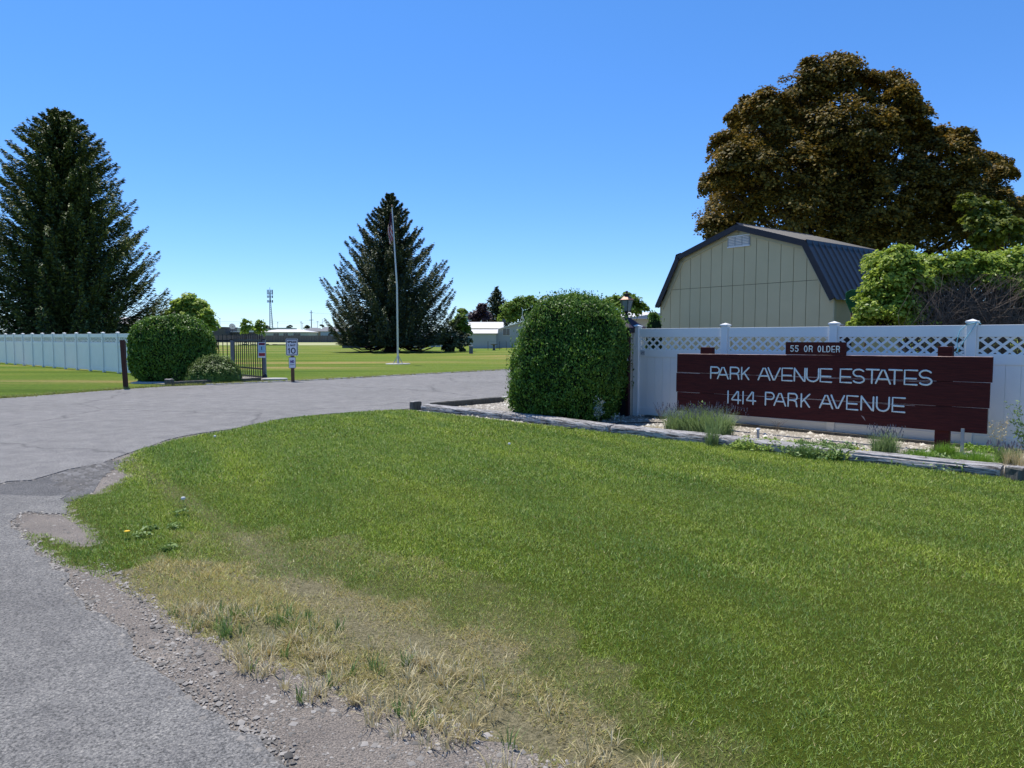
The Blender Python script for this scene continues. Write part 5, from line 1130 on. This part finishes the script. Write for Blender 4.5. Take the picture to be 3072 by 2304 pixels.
z = lambda py: D(785, py, 27.0).z
sg = thing('warning_sign', 'small notice with maroon and red bands hung on the iron gate', 'sign', Vector((D(785, 1050, 26.95).x, 26.95, z(1050))), .15); zz = z(1050)
m = MB(); m.box(-.135, .135, -.004, .004, z(1073)-zz, z(1027)-zz); pl = m.build('plate', M['sign_white'], sg)
m = MB(); m.box(-.105, .12, -.007, -.0045, z(1035.5)-zz, z(1028.5)-zz); m.build('top_band', M['sign_maroon'], pl)
m = MB(); m.box(-.115, .12, -.007, -.0045, z(1057)-zz, z(1037)-zz); m.build('picture_panel', M['sign_blue'], pl)
m = MB(); m.box(-.012, .012, -.010, -.0072, z(1048)-zz, z(1040)-zz); m.box(-.02, .02, -.010, -.0072, z(1049.5)-zz, z(1048.2)-zz); m.build('symbol', M['sign_black'], pl)
m = MB(); m.box(-.105, .12, -.007, -.0045, z(1068)-zz, z(1059)-zz); m.build('bottom_band', M['sign_red'], pl)
# dead vine on the iron fence
vc = Vector((D(645, 1050, y0).x, y0-.05, 0)); t = thing('dead_vine', 'black dead vine hanging on the iron fence', 'vine', vc); m = MB(); r = random.Random(9)
for i in range(34):
    x0 = r.uniform(-.12, .12); pts = [Vector((x0*(1+k*.25)+r.uniform(-.06, .06), r.uniform(-.05, .05), 1.52-k*.16)) for k in range(r.randint(2, 6))]
    m.tube(pts, .008, 3, cap=False)
m.build('stems', M['iron'], t)

# ------------------------------------------------------------------ houses and far things
def house(name, label, Y, pts_roof_front, depth, wallm, roofm, z_eave, cat='house', ridge_h=.8, gable='front'): pass
def boxhouse(name, label, cat, px0, px1, Y, depth, py_eave, py_top, wallm, roofm, rooftype='hip', windows=(), over=.4, base=0, rz=0.0, wh=(.9, 2.0)):
    """house seen frontally from px0 to px1 at distance Y"""
    xa, xb = D(px0, 1013, Y).x, D(px1, 1013, Y).x; w = xb-xa; ze = D(px0, py_eave, Y).z; zt_ = D(px0, py_top, Y+ (depth/2 if rooftype != 'gable_front' else 0)).z
    t = thing(name, label, cat, ((xa+xb)/2, Y, 0), rz); m = MB(); m.box(-w/2, w/2, 0, depth, base, ze); wl = m.build('wall', M[wallm], t)
    m = MB(); o_ = over
    if rooftype == 'hip': k = min(depth/2, w/2)*.8; vs = [(-w/2-o_, -o_, ze), (w/2+o_, -o_, ze), (w/2+o_, depth+o_, ze), (-w/2-o_, depth+o_, ze), (-w/2+k, depth/2, zt_), (w/2-k, depth/2, zt_)]; m.add(vs, [(0, 1, 5, 4), (1, 2, 5), (2, 3, 4, 5), (3, 0, 4), (3, 2, 1, 0)])
    elif rooftype == 'side': vs = [(-w/2-o_, -o_, ze), (w/2+o_, -o_, ze), (w/2+o_, depth+o_, ze), (-w/2-o_, depth+o_, ze), (-w/2-o_, depth/2, zt_), (w/2+o_, depth/2, zt_)]; m.add(vs, [(0, 1, 5, 4), (1, 2, 5), (2, 3, 4, 5), (3, 0, 4), (3, 2, 1, 0)])
    elif rooftype == 'gable_front':
        m.prism_y([(-w/2, ze+.001), (w/2, ze+.001), (0, zt_-.12)], 0, depth); m.build('gable', M[wallm], t); m = MB()
        for s_ in (-1, 1): m.prism_y([(s_*(w/2+o_), ze-.15), (0, zt_), (0, zt_-.12), (s_*(w/2+o_), ze-.27)] if s_ > 0 else [(s_*(w/2+o_), ze-.27), (0, zt_-.121), (0, zt_-.001), (s_*(w/2+o_), ze-.15)], -o_, depth+o_)
    else: m.box(-w/2-o_, w/2+o_, -o_, depth+o_, ze+.001, zt_)
    m.build('roof', M[roofm], t)
    for (f0, f1) in windows:
        m = MB(); x0, x1 = -w/2+w*f0, -w/2+w*f1; m.box(x0, x1, -.08, -.001, wh[0], wh[1]); f = m.build('window', M['white'], t)
        m = MB(); g = .07; mid = (x0+x1)/2; m.box(x0+g, mid-g/3, -.10, -.081, wh[0]+g, wh[1]-g); m.box(mid+g/3, x1-g, -.10, -.081, wh[0]+g, wh[1]-g); m.build('pane', M['glass'], f)
    return t
# cream mobile home with gable front and long roof behind
boxhouse('mobile_home', 'cream mobile home with low gable roof right of the far shed', 'house', 1488, 1640, 112, 16, 988, 965.5, 'hwall', 'hroof', 'gable_front', windows=((.13, .28),), over=.5, wh=(1.9, 3.1))
boxhouse('mobile_home', 'long white roofed mobile home behind the cream one', 'house', 1408, 1500, 121, 14, 985, 966, 'hwall2', 'hroof', 'side', over=.6)
boxhouse('far_shed', 'pale metal shed with white roof beside the cream mobile home', 'shed', 1408, 1487, 106, 6, 1000, 988, 'hwall', 'hroof', 'side', over=.3)
boxhouse('mobile_home', 'white trailer home seen between the lantern and the khaki shed', 'house', 1838, 1990, 40, 9, 957, 936, 'hwall2', 'hroof', 'side', over=.4)
boxhouse('mobile_home', 'white roofed home hidden behind the huge left spruce', 'house', 250, 470, 75, 9, 972, 952, 'hwall', 'hroof', 'side', over=.4)
m = MB(); sx = D(1898, 1000, 38.5); m.prism_y([(0, 0), (4.6, 0), (4.6, .55), (3.2, .5), (0, .05)], 0, .3); o = m.build('awning', M['bluewall']); o.location = (sx.x-.3, 38.6, D(1900, 957, 38.6).z+.02); tag(o, 'grey arched awning on the white trailer home', 'awning')
# antenna and dish on the cream mobile home
c = D(1567, 966, 113); t = thing('antenna', 'white tripod antenna on the cream mobile home roof', 'antenna', c); m = MB(); 
for s_ in (-1, 0, 1): m.bar((s_*.42, 0, -.1), (s_*.05, 0, 1.0), .06)
m.bar((0, 0, .9), (0, 0, 2.2), .06); m.bar((-.22, 0, .5), (.22, 0, .5), .04); m.build('mast', M['white'], t)
c = D(1511, 963, 112); t = thing('satellite_dish', 'small dark dish at the corner of the cream mobile home', 'dish', c); m = MB(); m.lathe([(.02, 0), (.25, .04), (.33, .12)], 14); d_ = m.build('dish', M['darkwall'], t); d_.rotation_euler = (R(70), 0, .5); m = MB(); m.bar((0, .1, -.9), (0, .05, 0), .05); m.build('mast', M['darkwall'], t)
# chain link fence, birdbath, utility box, bits
y0 = 92; t = thing('chain_fence', 'low chain link fence in front of the cream mobile home', 'fence', (D(1464, 1050, y0).x, y0, 0)); xs_ = [D(px, 1050, y0).x-D(1464, 1050, y0).x for px in (1464, 1499, 1519, 1536, 1562, 1590)]
for x in xs_: m = MB(); m.lathe([(.035, 0), (.035, 1.15)], 6, c=(x, 0, 0)); m.build('fence_post', M['darkwall'], t)
m = MB(); m.bar((xs_[0], 0, 1.13), (xs_[-1], 0, 1.13), .05); m.build('top_rail', M['metal_grey'], t)
c = Vector((D(1482, 1050, 90).x, 90, 0)); t = thing('birdbath', 'dark birdbath on a pedestal by the chain link fence', 'birdbath', c); m = MB(); m.lathe([(.25, 0), (.16, .1), (.10, .4), (.14, .66)], 12); m.build('pedestal', M['darkwall'], t); m = MB(); m.lathe([(.14, .661), (.45, .74), (.46, .80), (.40, .78), (.05, .72)], 16); m.build('bowl', M['darkwall'], t)
c = G(1413, 1061); t = thing('utility_box', 'grey green utility box on the park lawn', 'utility box', c); m = MB(); m.box(-.19, .19, -.19, .19, 0, .72); m.build('cabinet', M['utility'], t, bevel=.02); m = MB(); m.box(-.21, .21, -.21, .21, .721, .80); m.build('lid', M['metal_grey'], t, bevel=.02)
# pale shed under the spruce, panel fence
boxhouse('far_shed', 'low grey garden shed under the left skirt of the lone spruce', 'shed', 1026, 1098, 110, 4, 1017, 1012, 'darkwall', 'hroof', 'flat', over=.2)
m = MB(); 
for i in range(16):
    x0 = i*.85; m.box(x0, x0+.8, 0, .03, .05, 1.45)
o = m.build('panel_fence', M['bluewall']); o.location = (D(1092, 1040, 118).x, 118, 0); tag(o, 'pale panel fence showing below the lone spruce', 'fence')
# far wooden fence
y0 = 240; x0, x1 = D(560, 1020, y0).x, D(1100, 1020, y0).x; t = thing('wooden_fence', 'long weathered board fence across the far side of the park', 'fence', (x0, y0, 0)); m = MB(); i = 0; r = random.Random(3)
zt_ = D(800, 1006.5, y0).z
x = 0
while x < x1-x0: w_ = .55; m.box(x, x+w_-.05, r.uniform(0, .05), .1, 0, zt_+r.uniform(-.05, .05)); x += w_
m.build('boards', M['fencewood'], t); m = MB(); m.box(0, x1-x0, .11, .2, .5, .7); m.build('rail', M['fencewood'], t)
# pale dry field strip
m = MB(); m.add([(-150, 150, .012), (-12, 150, .012), (-10, 238, .012), (-150, 238, .012)], [(0, 1, 2, 3)]); structure('dry_field', m, gen('dry_field', (.42, .40, .20), (.30, .32, .13), rough=1, scale=.05))
m = MB(); a, b = D(690, 1, 148).x, D(872, 1, 148).x; xx = a; r = random.Random(8)
pts = []; 
while xx < b: m.box(xx, xx+.9, 148, 148.4, 0, r.uniform(.12, .32)); xx += .88
tag(m.build('low_hedge', M['spray_dark']), 'thin dark line of low planting across the park behind the gate', 'planting')
# buildings beyond
boxhouse('flat_building', 'dark grey block building left of the long beige one', 'building', 641, 674, 262, 12, 983, 981.5, 'darkwall', 'dark_trim', 'flat', over=.2)
boxhouse('flat_building', 'long beige flat roofed building behind the board fence', 'building', 675, 860, 300, 14, 990, 984, 'hwall2', 'hwall2', 'flat', over=.1)
boxhouse('carport', 'white fascia carport in front of the long beige building', 'building', 676, 775, 268, 6, 996.5, 994, 'darkwall', 'white', 'flat', over=.5)
boxhouse('carport', 'white fascia carport left of the dark block', 'building', 600, 640, 268, 6, 996, 992.5, 'darkwall', 'white', 'flat', over=.3)
boxhouse('mobile_home', 'low white roofed home right behind the speed limit sign', 'house', 775, 925, 255, 12, 996, 988, 'hwall2', 'hroof', 'hip', windows=((.3, .42), (.5, .6), (.7, .85)), over=.6, wh=(2.2, 3.3))
boxhouse('far_house', 'grey hip roofed house with tan gable near the power pole', 'house', 895, 965, 290, 14, 994, 983, 'tanwall', 'greyroof', 'hip', windows=((.1, .3), (.6, .85)), over=.5, wh=(2.4, 3.6))
boxhouse('far_house', 'pale blue grey house with gabled grey roof left of the lone spruce', 'house', 962, 1050, 275, 14, 994, 981, 'bluewall', 'greyroof', 'side', windows=((.25, .35), (.5, .65)), over=.5, wh=(2.2, 3.2))
m = MB(); o = None
t = thing('orange_panel', 'orange tan gable peeking beside the pale green tree', 'building', D(627, 1013, 280)); z_ = D(627, 995, 280).z; m.prism_y([(-1.8, 0), (1.8, 0), (1.8, z_+1.2), (0, z_+2.0), (-1.8, z_+1.2)], 0, 3); m.build('wall', M['orange'], t); t.location.z = 0
c = D(697, 984, 262); t = thing('satellite_dish', 'large beige dish above the long beige building', 'dish', c); m = MB(); m.lathe([(.05, -.25), (.6, -.18), (1.1, .0), (1.15, .02)], 20); q = m.build('dish', M['hwall2'], t); q.rotation_euler = (R(62), 0, .6); q.location = (0, 0, .6); m = MB(); m.bar((0, .2, -2), (0, .1, .5), .15); m.bar((0, -.1, .6), (.5, -.9, .5), .08); m.lathe([(.14, .4), (.18, .55), (.05, .65)], 8, c=(.4, -.8, 0)); m.build('mount', M['darkwall'], t)
# radio tower
Yt = 420; c = Vector((D(811, 1013, Yt).x, Yt, 0)); Ht = D(811, 862, Yt).z; t = thing('radio_tower', 'tall lattice cell tower with antenna rings on the horizon', 'tower', c); w0 = 2.4
m = MB(); legs = [(0, 0), (w0, .3), (w0*.5, 2)]
for k_, (a, b) in enumerate(legs):
    q = MB(); q.bar((a-.3, b, 0), (.25+.12*k_, b*.15, Ht*.92), .34 if k_ == 0 else .2); q.build('leg', M['steel_far'], t)
for i in range(26):
    f0, f1 = i/26, (i+1)/26; A = [Vector((a-.3, b, 0)).lerp(Vector((.25+.12*k_, b*.15, Ht*.92)), f0) for k_, (a, b) in enumerate(legs)]; B2 = [Vector((a-.3, b, 0)).lerp(Vector((.25+.12*k_, b*.15, Ht*.92)), f1) for k_, (a, b) in enumerate(legs)]
    m.bar(A[0], B2[1], .09); m.bar(A[1], B2[2], .09); m.bar(A[2], B2[0], .09)
m.build('bracing', M['steel_far'], t)
m = MB(); m.bar((.3, 0, Ht*.9), (.3, 0, Ht), .16); m.build('mast', M['steel_far'], t)
for py in (873, 880, 890, 904):
    z_ = D(811, py, Yt).z; m = MB(); 
    for k in range(9): a = k*2*math.pi/9+.3; m.bar((.3+1.5*math.cos(a), 1.5*math.sin(a), z_-.75), (.3+1.5*math.cos(a), 1.5*math.sin(a), z_+.75), .32, .2)
    for k in range(9): a = k*2*math.pi/9+.3; m.bar((.3, 0, z_), (.3+1.5*math.cos(a), 1.5*math.sin(a), z_), .08)
    m.build('antenna_ring', M['steel_far'], t)
def upole(px, Y, pyt, label, arms, rad=.16, name='power_pole', cat='pole'):
    c = Vector((D(px, 1013, Y).x, Y, 0)); H = D(px, pyt, Y).z; t = thing(name, label, cat, c); m = MB(); m.lathe([(rad, 0), (rad*.7, H)], 7); m.build('shaft', M['wood_far'], t)
    for pya, w_ in arms: z_ = D(px, pya, Y).z; m = MB(); m.box(-w_, w_, -.1, .1, z_-.09, z_+.09); m.build('crossarm', M['wood_far'], t)
    return t
upole(935, 310, 931, 'tall power pole with two crossarms above the far houses', ((938, .75), (960, .9)), .22)
upole(661, 330, 955, 'thin light pole above the dark block building', ((956, .35),), .10, 'light_pole')
upole(792, 340, 958, 'thin light pole left of the radio tower foot', ((959, .2),), .12, 'light_pole')
upole(834, 350, 966, 'short light pole right of the radio tower', ((967, .3),), .1, 'light_pole')
upole(904, 340, 965, 'first short light pole left of the power pole', ((966, .5),), .1, 'light_pole')
upole(907.5, 345, 969, 'second short light pole left of the power pole', ((969.5, .6),), .1, 'light_pole')
upole(953.5, 340, 964, 'light pole right of the power pole', ((965, .5),), .1, 'light_pole')
upole(968, 340, 957, 'light pole with long arm beside the lone spruce', (), .08, 'light_pole')
for (pa, ya, pb, yb, Y, lab) in ((560, 963, 935, 962, 310, 'upper wire running to the power pole'), (560, 968, 1060, 967, 312, 'lower wire crossing behind the radio tower'), (935, 938, 1100, 944, 310, 'wire from the top of the power pole toward the spruce')):
    a, b = D(pa, ya, Y), D(pb, yb, Y); m = MB(); m.tube([a.lerp(b, k/10)+Vector((0, 0, -1.0*4*(k/10)*(1-k/10)*.3)) for k in range(11)], .035, 3, cap=False); tag(m.build('wire', M['steel_far']), lab, 'wire', 'wires of the power line')
# silo
c = Vector((D(1403, 1013, 330).x, 330, 0)); t = thing('silo', 'pale grey silo tower far behind the young green tree', 'silo', c); Hh = D(1403, 938, 330).z; m = MB(); m.box(-1.3, 1.3, 0, 2.4, 0, Hh); m.box(-2.6, -1.3, .3, 2.2, 0, Hh*.9); m.build('tower', M['cylgrey'], t)
m = MB(); 
for k in range(5): m.bar((-1.2+k*.6, -.05, Hh), (-1.2+k*.6, -.05, Hh+.5), .06)
m.bar((-1.2, -.05, Hh+.5), (1.2, -.05, Hh+.5), .06); m.build('railing', M['steel_far'], t)
# distant hills
m = MB(); K = 60; vs = []
for i in range(K+1):
    a = R(150-120*i/K); h_ = 8+18*abs(math.sin(i*.7)+.5*math.sin(i*1.9)); d_ = 2300
    vs += [(d_*math.cos(a), d_*math.sin(a), -1), (d_*1.02*math.cos(a), d_*1.02*math.sin(a), h_), (d_*1.06*math.cos(a), d_*1.06*math.sin(a), -1)]
m.add(vs, [(3*i, 3*i+3, 3*i+4, 3*i+1) for i in range(K)]+[(3*i+1, 3*i+4, 3*i+5, 3*i+2) for i in range(K)]); structure('hills', m, gen('far_hills', (.20, .27, .33), (.17, .23, .28), rough=1, scale=.01))
# dandelions
def dand(px, py, kind, lab):
    c = G(px, py, .03); t = thing('dandelion', lab, 'flower', c); m = MB(); m.tube([(0, 0, 0), (.004, 0, .045)], .002, 4, cap=False); m.build('stem', M['tuft'], t)
    m = MB(); m.lathe([(.002, .040), (.016, .045), (.022, .058), (.016, .07), (.002, .074)] if kind else [(.004, .043), (.024, .050), (.020, .056), (.004, .058)], 10); m.build('head', M['flower_white'] if kind else M['dand_y'], t)
dand(550, 1513, 1, 'white dandelion clock above the leafy weeds on the near lawn'); dand(382, 1613, 0, 'yellow dandelion flower near the lawn corner'); dand(645, 1320, 1, 'white dandelion clock at the drive edge of the lawn'); dand(1528, 1343, 1, 'white dandelion clock in the middle of the lawn')
# broad leaf weeds in the lawn
for i, (px, py) in enumerate(((545, 1540), (520, 1585), (500, 1650), (420, 1610), (455, 1590))):
    c = G(px, py, .035); n_ = 26; a = rng.random(n_)*6.28; P = np.column_stack([c.x+.05*np.cos(a)*rng.random(n_)*1.6, c.y+.05*np.sin(a)*rng.random(n_)*1.6, .045+.02*rng.random(n_)])
    o = npmesh('lawn_weed', leaves(P, rng.normal(size=(n_, 3))*.4+[0, 0, 1], .05, .45), 4, M['weed']); tag(o, ['leafy weed patch just below the white dandelion clock', 'leafy weed patch left of the middle of the near lawn', 'leafy weed patch lowest on the green lawn corner', 'dark leaf rosette beside the yellow dandelion', 'small leaf rosette between the two weed patches'][i], 'weed', 'weeds in the near lawn')
# grass along the rear timber by the drive and along drive edges
def edge_grass(a, b, n_, h_, w_, mat, nm, spread=.12):
    k = rng.random(n_); C = np.column_stack([a.x+(b.x-a.x)*k+rng.normal(0, spread, n_), a.y+(b.y-a.y)*k+rng.normal(0, spread, n_), np.full(n_, .015)]); return curved_blades(C, 7, h_, w_, .04, 1.0)
E = [edge_grass(G(1285, 1228), G(1510, 1205), 420, .11, .007, None, None, .07)]
for a, b in zip(far_edge[1:9], far_edge[2:10]): E.append(edge_grass(a+Vector((.05, .22, 0)), b+Vector((.05, .22, 0)), int(50*(b-a).length), .09, .014, None, None, .10))
tag(npmesh('edge_grass', np.concatenate(E), 4, leafmat('edge_grass', [(.16, .20, .03), (.30, .32, .07), (.48, .44, .16)], trans=.3)), kind='stuff')
print('script done')
